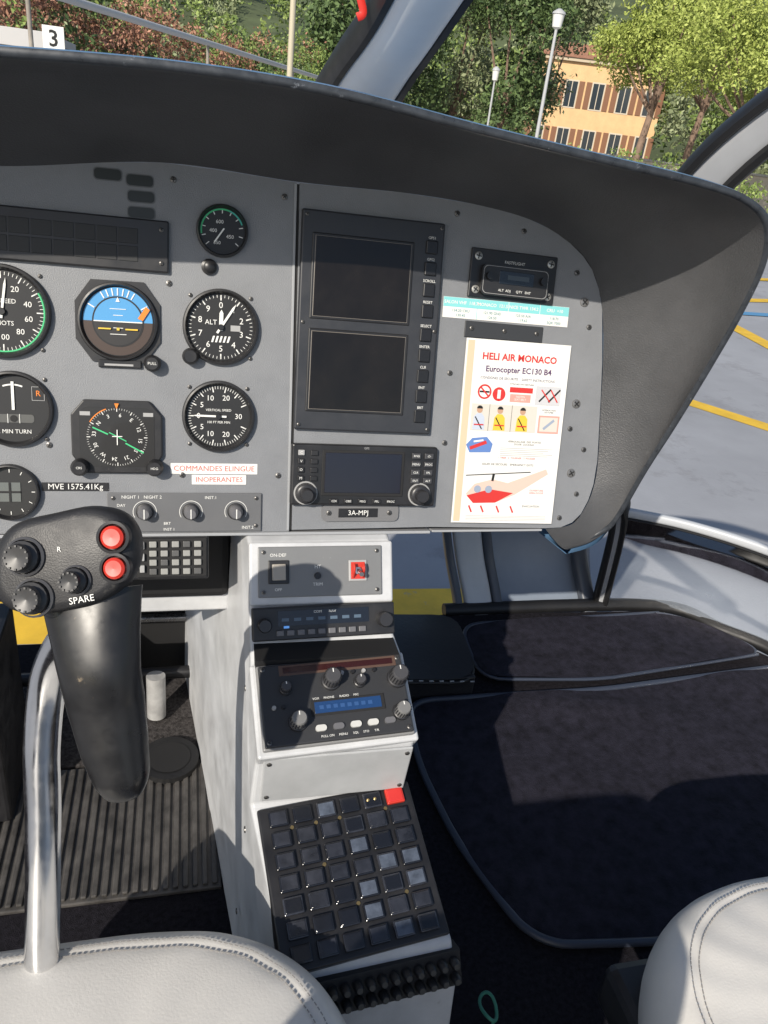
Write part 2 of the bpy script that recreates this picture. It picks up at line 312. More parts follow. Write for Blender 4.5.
g=grp('switch_panel',pf(-114,19)); box(g,'plate',(-.081,.081),(-.0215,.0215),(0,.003),mat('switch_plate',(.125,.128,.135),.45,rvar=.08,vscale=40),.001)
for x in (-.043,.005,.053):
    lathe(g,'collar',(x,.001,.003),[(.0095,0),(.009,.002),(.007,.0025)],BLK,24); lathe(g,'knob',(x,.001,.005),[(.0078,0),(.0066,.011),(.005,.013),(.0001,.013)],mat('knob_grey',(.13,.13,.14),.35),14)
    box(g,'pointer',(x-.0005,x+.0005),(-.004,.0065),(.0178,.0185),WHT,0)
    arc(g,'scale',.0117,.0123,-120,120,.0034,WHT,c=(x,.001))
txt(g,'t','NIGHT 1   NIGHT 2',-.046,.0170,.0034,.0048,WHT); txt(g,'t2','DAY',-.067,.008,.0034,.0044,WHT); txt(g,'t3','BRT',-.020,-.012,.0034,.0042,WHT); txt(g,'t4','INST.1',.026,.0165,.0034,.0046,WHT); txt(g,'t5','INST.2',.066,-.017,.0034,.0046,WHT); txt(g,'t6','INST 1',-.018,-.0185,.0034,.0042,WHT)
for x in (-.075,.075): screw(g,x*1000,-15,2.2,.003); screw(g,x*1000,16,2.2,.003)
# MFD
g=grp('multifunction_display',pf(80,226)@RZ(-1.0))
DK=mat('display_housing',(.030,.032,.038),.42,rvar=.08,vscale=40,var=.1,wear_or_shade=.4,wcol=(.09,.09,.10),wscale=60,wthr=.66)
box(g,'housing',(-.078,.078),(-.1145,.1145),(0,.008),DK,.002,3)
for cy,hh in ((.048,.041),(-.050,.0415)):
    box(g,'screen_frame',(-.0665,.0445),(cy-hh-.003,cy+hh+.003),(.006,.0092),BLK,.0012)
    box(g,'screen_inner_edge',(-.0635,.0415),(cy-hh-.0002,cy+hh+.0002),(.0075,.0095),mat('screen_edge',(.20,.18,.16),.3),.0003)
    box(g,'screen',(-.0628,.0408),(cy-hh+.0004,cy+hh-.0004),(.0085,.0099),SCR,.0002)
for i in range(9):
    y=.089-.0225*i+(0 if i<4 else -.003)
    box(g,'key',(.0575,.0705),(y-.0075,y+.0065),(.008,.0105),mat('key_black',(.012,.012,.014),.35),.001)
    txt(g,'key_label',['GPS1','GPS2','SCROLL','RESET','SELECT','ENTER','CLR','ENT','BRT'][i],.064,y+.0092,.0083,.0040,WHT)
for x in (-.073,.074):
    for y in (-.109,0,.109): screw(g,x*1000,y*1000,2.0,.008)
# GPS/COM
g=grp('gps_navigator',pf(82,62)@RZ(-.6))
box(g,'bezel',(-.084,.084),(-.0345,.0345),(0,.010),BLK,.0025,3)
box(g,'screen_surround',(-.050,.045),(-.0235,.0285),(.009,.0108),BLKM,.001); box(g,'screen',(-.0465,.0415),(-.0195,.0255),(.0100,.0114),mat('gps_screen',(.008,.008,.018),.2,coat=.3),.0003)
for sx in (-1,1):
    lathe(g,'outer_knob',(sx*.066-.001,-.0205,.010),[(.0115,0),(.0112,.007),(.0100,.008),(.0075,.0082),(.0072,.0145),(.006,.016),(.0001,.016)],mat('knob_black',(.025,.025,.028),.35),28)
    lathe(g,'ring',(sx*.066-.001,-.0205,.010),[(.0135,0),(.0130,.0008),(.0118,.0008)],GRYM,28)
for i in range(4):
    box(g,'left_key',(-.077,-.070),(.022-i*.0095,.0280-i*.0095),(.010,.0128),GRYM if i==0 else BLK,.0007); txt(g,'key_text','CVOM'[i],-.0735,.025-i*.0095,.0130,.0042,WHT)
    box(g,'left_key2',(-.063,-.055),(.022-i*.0095,.0275-i*.0095),(.010,.0125),BLK,.0007)
    box(g,'right_key',(.053,.0635),(.021-i*.0095,.0275-i*.0095),(.010,.0128),mat('key_grey',(.05,.05,.055),.4),.0008); box(g,'right_key2',(.068,.0785),(.021-i*.0095,.0275-i*.0095),(.010,.0128),MATS['key_grey'],.0008)
    txt(g,'key_text',['RNG','MENU','CLR','ENT'][i],.0582,.0243-i*.0095,.0131,.0034,WHT); txt(g,'key_text',['-D-','PROC','FPL','ALT'][i],.0732,.0243-i*.0095,.0131,.0034,WHT)
for i in range(5): box(g,'soft_key',(-.040+i*.0165,-.030+i*.0165),(-.0315,-.0265),(.010,.0120),BLK,.0007); txt(g,'soft_text',['CDI','OBS','MSG','FPL','PROC'][i],-.035+i*.0165,-.029,.0122,.0035,WHT)
txt(g,'brand','GPS',0,.0312,.0103,.0035,GRYM)
g=grp('registration_plate',pf(80,18)); flat(g,'holder',rrect(-.045,.045,-.010,.010,.006),.003,mat('holder_grey',(.16,.16,.165),.45),.003); box(g,'plate',(-.026,.020),(-.0052,.0052),(.003,.0038),BLK,.0003); txt(g,'text','3A-MPJ',-.003,0,.0041,.0080,WHT)
for x in (-.037,.034): screw(g,x*1000,0,3,.003)
g=grp('emergency_locator_remote',pf(245,290)@RZ(-2)); box(g,'plate',(-.052,.052),(-.0265,.0265),(0,.004),BLK,.001)
flat(g,'unit',rrect(-.040,.041,-.023,.010,.006),.011,BEZ,.008); flat(g,'unit_line',rrect(-.0385,.0395,-.0215,.0085,.005),.0112,GRYM); flat(g,'unit_face',rrect(-.0380,.0390,-.021,.008,.005),.0113,BEZ); box(g,'lcd',(-.020,.022),(-.010,.004),(.0105,.0120),mat('lcd_dark',(.012,.016,.022),.2,coat=.3),.0003)
box(g,'lcd_digits',(-.010,.016),(-.005,.000),(.0121,.0122),mat('lcd_digits',(.06,.08,.10),.4),0)
txt(g,'name','FASTFLIGHT',0,.0142,.0044,.0045,WHT); txt(g,'alt','ALT  ADJ      QTY   ENT',0,-.017,.0116,.0038,WHT)
for x in (-.032,.033): lathe(g,'knob',(x,-.003,.0112),[(.0042,0),(.004,.005),(.0001,.005)],BLK,16)
for x in (-.044,.044):
    for y in (.018,-.018): screw(g,x*1000,y*1000,4.6,.004,mat('screw_light',(.45,.44,.41),.35,metal=.7))
g=grp('frequency_placard',pf(242,251)@RZ(-1.2)); box(g,'plate',(-.077,.077),(-.011,.0115),(0,.0006),LW,0); box(g,'band',(-.0768,.0768),(.001,.0113),(.0006,.0008),CYN,0)
NAVY=mat('card_navy',(.06,.06,.12),.4); TEAL=mat('teal_ink',(.04,.22,.26),.5)
for s_,x,y in (('SALON VHF  118.7',-.056,.006),('MONACO  121.5',-.018,.006),('NICE TWR 134.2',.020,.006),('CRU  +10',.059,.006)): txt(g,'t1',s_,x,y,.0010,.0050,LW,bold=.0001)
for s_,x,y in (('134.20 CRU',-.056,-.0028),('121.90 GND',-.018,-.0028),('123.50 A/A',.020,-.0028),('118.70',.059,-.0028),('130.45',-.056,-.0078),('126.50',-.018,-.0078),('119.62',.020,-.0078),('SQK 7000',.059,-.0078)): txt(g,'t2',s_,x,y,.0010,.0042,TEAL)
for x in (-.037,.001,.040): box(g,'div',(x,x+.0006),(-.0108,.0112),(.0008,.0009),LW if x>0 else CYN,0)
g=grp('blanking_plate',pf(240,229)@RZ(-1.5)); box(g,'plate',(-.048,.048),(-.009,.009),(0,.002),mat('plate_dark',(.035,.037,.041),.45),.0006)
for x in (-.040,.0,.040): screw(g,x*1000,1,2.6,.002)
# safety card
g=grp('safety_card',pf(257,112,4)@RZ(-1.2))
V=[(-.065,-.107,.0006),(.065,-.107,.0006),(.065,.107,.0006),(-.065,.107,.0006)]
o=mesh(g,'sheet',V,[(0,1,2,3)],CARD); so=o.modifiers.new('s','SOLIDIFY'); so.thickness=.0012; so.offset=-1; z=.0010
flat(g,'cream_border',[(-.063,-.105),(-.055,-.105),(-.055,.105),(-.063,.105)],z,mat('card_tan',(.72,.52,.36),.35,coat=.3))
txt(g,'title','HELI AIR MONACO',.002,.088,z,.0108,mat('card_red',(.58,.035,.03),.4),bold=.0003)
txt(g,'subtitle','Eurocopter EC130 B4',.002,.074,z,.0092,mat('card_purple',(.10,.05,.13),.4),bold=.0002)
txt(g,'subtitle2','CONSIGNES DE SECURITE    SAFETY INSTRUCTIONS',.002,.064,z,.0040,NAVY)
CR=MATS['card_red']
arc(g,'ban_ring',.0065,.0085,0,360,z,CR,32,c=(-.038,.048)); bar(g,'ban_bar',(-.043,.053),(-.033,.043),.0018,z+.0002,CR); bar(g,'cigarette',(-.044,.048),(-.032,.048),.002,z+.0001,INK)
flat(g,'ban_disc2',circ(-.020,.046,.0080,24),z,CR); bar(g,'phone',(-.020,.041),(-.020,.051),.004,z+.0002,LW)
box(g,'red_strip',(-.007,.022),(.049,.055),(z,z+.0001),CR,0); txt(g,'rs','ATTACHEZ VOS CEINTURES',.0075,.0585,z,.0024,INK); flat(g,'belt_box',[(-.006,.038),(.020,.038),(.020,.047),(-.006,.047)],z,mat('card_pink',(.72,.33,.28),.4)); txt(g,'belt','FASTEN\nSEAT BELT',.007,.0425,z+.0002,.0032,LW)
flat(g,'picto_box',[(.026,.036),(.058,.036),(.058,.058),(.026,.058)],z,mat('card_grey',(.55,.55,.57),.4))
for dx in (0,.012): bar(g,'picto',(.031+dx,.040),(.045+dx,.055),.002,z+.0002+dx*.01,INK); bar(g,'picto',(.045+dx*.8,.040),(.033+dx,.054),.0015,z+.0004+dx*.01,CR)
flat(g,'vest_box',[(-.052,.003),(.030,.003),(.030,.034),(-.052,.034)],z,mat('card_pale',(.62,.58,.52),.4))
for x in (-.042,-.0165,.012):
    flat(g,'head',circ(x,.027,.0036,14),z+.0003,mat('card_skin',(.5,.3,.2),.4)); flat(g,'hair',circ(x,.0285,.0036,10,0,180),z+.0005,INK)
    flat(g,'body',[(x-.0075,.004),(x+.0075,.004),(x+.0065,.019),(x+.003,.023),(x-.003,.023),(x-.0065,.019)],z+.0002,YEL if x>-.03 else mat('card_bodyblue',(.5,.55,.65),.4)); bar(g,'strap',(x-.005,.019),(x+.004,.005),.0014,z+.0006,INK)
    bar(g,'belt',(x-.006,.010),(x+.006,.010),.0014,z+.0008,CR)
for x in (-.03,-.002): bar(g,'box_div',(x,.003),(x,.034),.0004,z+.0004,INK)
txt(g,'nolabel','INTERDICTION\nDE FUMER',.0455,.029,z,.0026,INK); flat(g,'side_pic',[(.033,.003),(.060,.003),(.060,.024),(.033,.024)],z,MATS['card_pink']); flat(g,'side_pic2',[(.035,.005),(.058,.005),(.058,.022),(.035,.022)],z+.0002,MATS['card_pale']); bar(g,'tool',(.040,.008),(.053,.019),.003,z+.0004,mat('card_steel',(.3,.35,.45),.4))
flat(g,'cabin',[(-.055,-.014),(-.048,-.006),(-.030,-.004),(-.022,-.012),(-.024,-.022),(-.050,-.023)],z,mat('card_blue',(.12,.22,.5),.4)); bar(g,'cabin_r',(-.050,-.018),(-.030,-.010),.004,z+.0002,CR); bar(g,'cabin_w',(-.046,-.010),(-.034,-.008),.002,z+.0003,LW)
txt(g,'doors','VERROUILLAGE  DES  PORTES\nDOOR  LOCKING',.018,-.010,z,.0032,INK)
flat(g,'heli_body',[(-.050,-.072),(-.040,-.060),(-.018,-.054),(.002,-.058),(.050,-.040),(.053,-.046),(.012,-.072),(-.012,-.082),(-.040,-.083)],z,mat('card_helibody',(.70,.5,.42),.4))
flat(g,'heli_red',[(-.049,-.074),(-.020,-.066),(.010,-.070),(-.012,-.082),(-.040,-.083)],z+.0002,CR); bar(g,'heli_blade',(-.052,-.050),(.030,-.044),.0010,z+.0004,INK); bar(g,'heli_mast',(-.018,-.056),(-.017,-.047),.003,z+.0003,INK)
for x in (-.036,-.022): flat(g,'heli_win',circ(x,-.066,.0045,12),z+.0005,MATS['card_steel'])
for x in (-.045,-.030,-.010,.008): bar(g,'arrow',(x,-.086),(x+.004,-.094),.002,z,CR)
txt(g,'exits','ISSUES DE SECOURS   EMERGENCY EXITS',.0,-.036,z,.0036,INK); txt(g,'foot','EVACUATION',.035,-.086,z,.0036,INK); txt(g,'foot2','OUVERTURE\nOPEN DOOR',.040,-.068,z,.0032,CR); txt(g,'note','1  TIRER   2  TOURNER   3  POUSSER',.010,-.028,z,.0030,CR)
for i in range(4): box(g,'fine_text',(-.048,.056),(-.0985-i*.0018,-.0981-i*.0018),(z,z+.00005),GRYM,0)
for i in range(5): box(g,'fine_text2',(-.012,.056-.006*(i%3)),(-.0165-i*.0022,-.0160-i*.0022),(z,z+.00005),GRYM,0)
# keypad under the panel
g=grp('audio_keypad',pf(-146,-29,-4)); box(g,'body',(-.20,.056),(-.028,.022),(-.03,.004),BLK,.002); box(g,'face',(-.02,.054),(-.025,.019),(.004,.006),BLKM,.001)
for i in range(5):
    for j in range(4): box(g,'key',(-.0070+i*.0118,.0007+i*.0118),(-.021+j*.0102,-.0143+j*.0102),(.006,.009),mat('key_pale',(.30,.30,.285),.45) if (i+j*3)%4 else mat('key_mid',(.10,.10,.10),.4),.0008)
for j in range(3): box(g,'bracket',(-.017,-.012),(-.018+j*.013,-.010+j*.013),(.006,.010),GRYM,.0006)
# ------------------------------------------------------------------ glareshield
gs=grp('glareshield')
keys=[((-560,10),(-.50,.767,1.16)),((-575,100),(-.57,.74,1.27)),((-570,250),(-.60,.69,1.44)),((-545,310),(-.56,.665,1.53)),((-480,345),(-.46,.652,1.575)),((-400,352),(-.33,.648,1.590)),((-283,355),(-.17,.644,1.603)),((-137,373),(-.02,.643,1.611)),((0,368),(.10,.644,1.609)),((110,368),(.225,.648,1.596)),((189,364),(.33,.65,1.586)),((262,353),(.437,.653,1.576)),((313,332),(.490,.656,1.566)),((344,305),(.520,.660,1.547)),((362,261),(.535,.669,1.51)),((370,200),(.538,.684,1.46)),((373,150),(.535,.698,1.41)),((377,82),(.528,.72,1.33)),((375,50),(.520,.735,1.27)),((367,25),(.513,.755,1.19)),((350,2),(.50,.765,1.165)),((315,-4),(.475,.767,1.152))]
A=catmull([PM@Vector((a/1000,b/1000,0)) for (a,b),c in keys],8); B=catmull([c for a,c in keys],8)
rows=[]; NR=10
def outv(p):
    v=Vector((max(0,p.x-.35) if p.x>0 else min(0,p.x+.42),0,p.z-1.40)); return v.normalized()
for t in range(NR+1):
    s=t/NR; rows.append([a.lerp(b,s)+outv(b)*.024*math.sin(math.pi*s) for a,b in zip(A,B)])
rim=[];n=len(A)
for o1,y1 in [(.001,-.003),(.004,-.004),(.007,-.002),(.008,.004)]: rim.append([b+outv(b)*o1+Vector((0,y1,0)) for b in B])
outer=[[b.lerp(a,.5)+outv(b)*.032 for a,b in zip(A,B)],[a+outv(b)*.030+Vector((0,.04,0)) for a,b in zip(A,B)],[a+Vector((0,.22,-.02)) for a,b in zip(A,B)]]
def strip(p,name,R,mt):
    V=[v for r in R for v in r]; F=[]
    for j in range(len(R)-1):
        for i in range(n-1): F.append((j*n+i,j*n+i+1,(j+1)*n+i+1,(j+1)*n+i))
    return mesh(p,name,V,F,mt,True)
strip(gs,'inner_skin',rows,HOODM); strip(gs,'rim_edge',[rows[-1]]+rim[:3],RIM); strip(gs,'outer_skin',rim[2:]+outer,HOODTOP)
# ------------------------------------------------------------------ centre console
cc=grp('center_console')
prof=[(.745,1.167),(.695,1.082),(.668,1.060),(.585,1.012),(.596,.926),(.452,.868),(.43,.83),(.40,.55)]
P=[(1.30,1.00),(.80,1.172)]+prof+[(1.30,.55)]
def xs(y,z,sg):
    sh=max(0,(.60-y))*.17
    nose=max(0,(y-.75))*.13
    fl=(1.05-z)*.012 if z<1.05 else 0
    return (.064+sh-fl-nose) if sg<0 else (.226+sh*1.05+(.006 if z<1.07 else 0)+nose*.3)
V=[(xs(y,z,-1),y,z) for y,z in P]+[(xs(y,z,1),y,z) for y,z in P]; k=len(P)
F=[tuple(range(k))[::-1],tuple(range(k,2*k))]+[(i,(i+1)%k,k+(i+1)%k,k+i) for i in range(k)]
mesh(cc,'housing',V,F,CON,bevel=.004,seg=3)
for i,(y,z) in enumerate([(.70,1.0),(.62,.86),(.80,.72),(.95,.95),(.66,.66)]): lathe(cc,'side_screw',(xs(y,z,-1)-.0005,y,z),[(.004,0),(.0035,.0015),(.0001,.002)],SCREW,12,M=Matrix.Rotation(rad(-90),4,'Y'))
def face(y1,z1,y2,z2,xc): return frame((xc,(y1+y2)/2,(z1+z2)/2),(1,0,0),(0,y1-y2,z1-z2))
g=grp('switch_module',face(.745,1.167,.711,1.109,.145))
box(g,'surround',(-.0815,.0815),(-.036,.034),(-.02,.006),CON,.003,3)
box(g,'plate',(-.072,.068),(-.027,.029),(.006,.0085),mat('module_grey',(.17,.175,.18),.42,rvar=.08,vscale=40,wear_or_shade=.5,wcol=(.3,.3,.3),wscale=50,wthr=.64),.0015)
box(g,'rocker_frame',(-.061,-.038),(-.012,.014),(.0085,.0105),BLK,.001); box(g,'rocker',(-.057,-.042),(-.008,.010),(.0105,.0145),mat('rocker',(.34,.31,.27),.4),.001)
txt(g,'t','ON-DEF',-.050,.0195,.009,.0050,WHT); txt(g,'t2','OFF',-.050,-.0185,.009,.0046,WHT); txt(g,'t3','HT',-.006,.006,.009,.0056,WHT); txt(g,'t4','TRIM',-.006,-.0135,.009,.0050,WHT)
lathe(g,'lamp',(-.006,-.004,.0085),[(.004,0),(.0035,.003),(.0001,.003)],BLK,16)
box(g,'guard_frame',(.029,.050),(-.011,.013),(.0085,.0105),GRYM,.0012); flat(g,'guard_well',[(.0315,-.0085),(.0475,-.0085),(.0475,.0105),(.0315,.0105)],.0107,REDB)
sweep(g,'guard_arm',[(.034,-.006,.011),(.034,.002,.019),(.034,.009,.017)],[.0014]*3,[.0018]*3,REDB,n=8,k=3); sweep(g,'guard_arm_b',[(.045,-.006,.011),(.045,.002,.019),(.045,.009,.017)],[.0014]*3,[.0018]*3,REDB,n=8,k=3)
lathe(g,'toggle_nut',(.0395,.001,.0107),[(.0045,0),(.0045,.002),(.002,.0025)],STEEL,6); sweep(g,'toggle',[(.0395,.001,.012),(.0405,-.003,.026)],[.0016,.0026],[.0016,.0026],STEEL,n=10,k=3)
for x in (-.066,.062):
    for y in (-.021,.023): screw(g,x*1000,y*1000,2.4,.0085)
g=grp('vhf_radio',face(.711,1.109,.691,1.075,.146)@RZ(1))
box(g,'body',(-.080,.080),(-.0195,.0165),(-.03,.012),BLK,.0015); box(g,'display',(-.052,.050),(-.004,.0125),(.012,.0125),mat('radio_display',(.010,.013,.02),.2,coat=.3),0)
for i in range(7): box(g,'digit_bar',(-.048+i*.0135,-.040+i*.0135),(.001,.0045),(.0126,.0128),mat('seg_grey',(.08,.12,.17),.4),0)
for i in range(9): box(g,'key',(-.054+i*.0115,-.046+i*.0115),(-.0145,-.0085),(.012,.0145),mat('key_mid2',(.13,.13,.14),.4),.0007)
txt(g,'t','COM       NAV',0,.0100,.0129,.004,WHT)
knob(g,'knob_r',(.067,-.002,.012),.0085,.014,MATS['knob_black']); knob(g,'knob_l',(-.067,-.002,.012),.0075,.012,MATS['knob_black']); box(g,'blue_tag',(-.046,-.040),(-.0065,-.0040),(.0125,.0131),LCDT,0)
box(cc,'recess_shade_block',(.068,.226),(.655,.700),(1.050,1.074),BLKM,0)  # solid black block, stands in for the shade inside a recess
g=grp('intercom_panel',face(.667,1.062,.585,1.012,.150)@RZ(2.4))
box(g,'rail',(-.086,.086),(-.052,.048),(-.035,.004),CON,.003,3)
box(g,'body_edge',(-.0805,.0805),(-.0465,.0435),(.004,.012),mat('intercom_edge',(.22,.22,.22),.4),.002,3)
box(g,'body',(-.0785,.0785),(-.0445,.0415),(.010,.016),mat('intercom_face',(.032,.033,.036),.42,wear_or_shade=.5,wcol=(.10,.10,.10),wscale=60,wthr=.64),.0015,3)
box(g,'tan_strip_frame',(-.057,.072),(.0285,.0400),(.0155,.0166),mat('brown_trim',(.10,.06,.045),.4),.0005); box(g,'red_strip',(-.053,.068),(.031,.0375),(.0162,.0172),mat('smoked_red_lens',(.035,.008,.006),.2,coat=.4),.0004)
KB=MATS['knob_black']
def bigknob(x,y,r,h,m=None):
    lathe(g,'knob_skirt',(x,y,.016),[(r*1.2,0),(r*1.15,.004),(r,.0045)],KB,28); lathe(g,'knob_grip',(x,y,.016),[(r,.004),(r*.93,h),(r*.8,h+.0015),(.0001,h+.0015)],m or mat('knob_dark_grey',(.06,.06,.065),.4),20)
    for a in range(0,360,20): box(g,'knurl',(x+r*.98*math.cos(rad(a))-.0005,x+r*.98*math.cos(rad(a))+.0005),(y+r*.98*math.sin(rad(a))-.0005,y+r*.98*math.sin(rad(a))+.0005),(.021,.016+h*.95),KB,0)
    box(g,'knob_index',(x-.0005,x+.0005),(y+r*.3,y+r*.75),(.0177+h,.0179+h),WHT,0)
KL=mat('knob_light_grey',(.17,.17,.17),.4)
bigknob(-.003,.018,.0090,.020); bigknob(.070,.014,.0095,.020); bigknob(-.052,.014,.0058,.011); bigknob(.028,.014,.0058,.011); bigknob(-.043,-.022,.0085,.017,KL); bigknob(.068,-.023,.0080,.016,KL)
box(g,'display_frame',(-.028,.052),(-.018,-.001),(.016,.0172),BLKM,.0006); box(g,'display',(-.024,.048),(-.0155,-.0035),(.0170,.0176),LCD,.0002)
for i in range(8): box(g,'display_glyph',(-.019+i*.0075,-.0145+i*.0075),(-.0115,-.0075),(.0177,.0178),mat('glyph_blue',(.03,.085,.23),.4),0)
for i in range(5):
    c=(-.020+i*.0185,-.031); flat(g,'push',[(c[0]+x,c[1]+y) for x,y in rrect(-.0058,.0058,-.0032,.0032,.003)],.0190,mat('push_white',(.55,.55,.53),.45) if i in(0,2,3) else MATS['key_mid2'],.003)
for i in range(6): lathe(g,'tiny_button',(-.066+i*.010 if i<2 else .01+i*.012-.024,-.005 if i<2 else .0255,.016),[(.0024,0),(.0022,.003),(.0001,.003)],BLK if i%2 else GRYM,12)
txt(g,'l1','VOX     PHONE      RADIO     MIC',0,.0005,.0163,.0034,WHT); txt(g,'l2','PULL ON     MENU      SQL     STO      T/R',.01,-.0395,.0163,.0034,WHT)
for x in (-.074,.074):
    for y in (.037,-.040): screw(g,x*1000,y*1000,2.6,.016)
g=grp('console_front_plate',face(.585,1.008,.596,.930,.153)); box(g,'plate',(-.080,.080),(-.036,.036),(0,.003),CONG,.0015)
for x in (-.074,.074):
    for y in (-.028,.028): screw(g,x*1000,y*1000,2.6,.003)
KM=frame((.1625,.522,.8975),(1,0,0),(0,.144,.058))@RZ(5.5)
g=grp('annunciator_keypad',KM); box(g,'tray',(-.086,.086),(-.080,.080),(-.03,.004),BLK,.002,3)
capA=mat('cap_clear_dark',(.026,.028,.036),.2,coat=.3,var=.5,vscale=60); capB=mat('cap_clear_blue',(.075,.09,.12),.2,coat=.3,var=.4,vscale=90); capC=mat('cap_black',(.010,.011,.015),.2,coat=.3)
for i in range(6):
    for j in range(7):
        x=-.0655+i*.0262; y=.0655-j*.0218; h=random.uniform(0,.0008)
        if j==0 and i==5: m1,m2=REDB,MATS['card_red']
        else: m1=random.choice([capC,capC,capA]); m2=random.choice([capA,capB,capA,capC,capA])
        if j==0 and i==4: m2=capC
        box(g,'cap',(x-.0102,x+.0102),(y-.0084,y+.0084),(.004,.0085+h),m1,.0012); box(g,'lens',(x-.0084,x+.0084),(y-.0066,y+.0066),(.0083,.0092+h),m2,.0006)
for i in range(5):
    for j in (1,3,5):
        if random.random()<.7: lathe(g,'screw_dot',(-.0524+i*.0262,.0655-j*.0218+.0109,.004),[(.0022,0),(.002,.0012),(.0001,.0012)],mat('brass',(.35,.26,.12),.35,metal=.8),10)
for x in (.037,.045): lathe(g,'gold_dot',(x-.003,.0655,.0101),[(.0018,0),(.0001,.001)],MATS['brass'],10)
g=grp('connector_strip',frame((.188,.432,.846),(1,.06,.04),(0,.5,.87))); box(g,'strip',(-.076,.078),(-.020,.016),(-.02,.0),BLKM,.001)
for i in range(12):
    for j in range(2): lathe(g,'plug',(-.068+i*.0125,-.010+j*.015,0),[(.0050,0),(.0050,.009),(.0030,.012),(.0001,.012)],mat('plug_black',(.02,.02,.021),.45),12)
# ------------------------------------------------------------------ cyclic stick
HM=frame((-.076,.459,1.324),r_,u_)
cy=grp('cyclic_control_stick',HM); IH=HM.inverted()
k_=.65e-3
def hp(px,py): return ((px-68)*k_,(558-py)*k_)
HEADM=mat('grip_head_plastic',(.020,.020,.022),.48,bump=.12,bscale=900,rvar=.08,vscale=30,var=.2,wear_or_shade=.6,wcol=(.09,.085,.08),wscale=45,wthr=.60)
GRIP=mat('worn_black_grip',(.013,.013,.014),.34,rvar=.12,vscale=40,var=.2,wear_or_shade=.9,wcol=(.24,.19,.13),wscale=24,wthr=.62)
hpts=[(-6,566),(2,540),(20,522),(55,513),(92,506),(118,511),(133,526),(138,548),(133,572),(118,592),(95,604),(70,610),(40,614),(14,610),(-4,592)]
P=catmull([Vector((*hp(*q),0)) for q in hpts],4,True)
V=[];F=[];N=len(P); lv=[(.78,.0112),(.90,.0100),(.97,.006),(1,-.001),(.99,-.012),(.85,-.024),(.5,-.028)]
c0=sum(P,Vector())/N
for s_,z_ in lv:
    for p_ in P: q=c0+(p_-c0)*s_; V.append((q.x,q.y,z_))
for j in range(len(lv)-1):
    for i in range(N): F.append((j*N+i,(j+1)*N+i,(j+1)*N+(i+1)%N,j*N+(i+1)%N))
F.append(tuple(range(N))); F.append(tuple(range((len(lv)-1)*N,len(lv)*N))[::-1])
o=mesh(cy,'grip_head',V,F,HEADM,True)
def hat(px,py,r,mt):
    x,y=hp(px,py); r*=k_
    lathe(cy,'switch_collar',(x,y,.010),[(r*1.1,0),(r*1.08,.003),(r*.95,.0042)],mat('collar_grey',(.075,.075,.08),.38),28)
    lathe(cy,'hat_switch',(x,y,.010),[(r*.9,.003),(r*.88,.007),(r*.6,.0085),(r*.58,.010),(r*.76,.012),(r*.68,.0145),(r*.3,.0135),(.0001,.013)],mt,18)
    for a in range(0,360,30): box(cy,'knurl',(x+r*.62*math.cos(rad(a))-.0006,x+r*.62*math.cos(rad(a))+.0006),(y+r*.62*math.sin(rad(a))-.0006,y+r*.62*math.sin(rad(a))+.0006),(.022,.0253),mt,0)
HB=mat('hat_black',(.03,.03,.032),.4)
hat(33,556,18,HB); hat(42,596,18,HB); hat(83,579,14,HB)
for px,py,r in ((120,537,14),(122,567,13)):
    x,y=hp(px,py); r*=k_
    lathe(cy,'guard_ring',(x,y,.009),[(r*1.15,0),(r*1.15,.006),(r*.95,.0065),(r*.9,.003)],BLK,24); lathe(cy,'red_push_button',(x,y,.010),[(r*.82,0),(r*.8,.006),(r*.6,.0075),(.0001,.0072)],REDB,24)
x,y=hp(88,598); txt(cy,'spare_text','SPARE',x,y,.0118,.0060,WHT,rot=10)
txt(cy,'r','R',*hp(66,549),.0118,.0045,WHT)
G=[(-.064,.462,1.296),(-.061,.446,1.270),(-.058,.434,1.248),(-.055,.430,1.225),(-.050,.418,1.198),(-.045,.407,1.178),(-.043,.402,1.167)]
G=[IH@Vector(p) for p in G]
sweep(cy,'grip_body',G,[.034,.029,.026,.025,.022,.018,.011],[.018,.020,.021,.022,.021,.018,.011],GRIP,side=(1,0,0),n=28,k=6,sq=2.4)
Tb=[(-.060,.460,1.270),(-.085,.495,1.235),(-.106,.512,1.185),(-.116,.505,1.12),(-.118,.491,1.06),(-.121,.465,.98),(-.124,.444,.916),(-.135,.42,.75),(-.14,.40,.55)]
sweep(cy,'tube',[IH@Vector(p) for p in Tb],.0142,.0142,ALU,n=24,k=6)
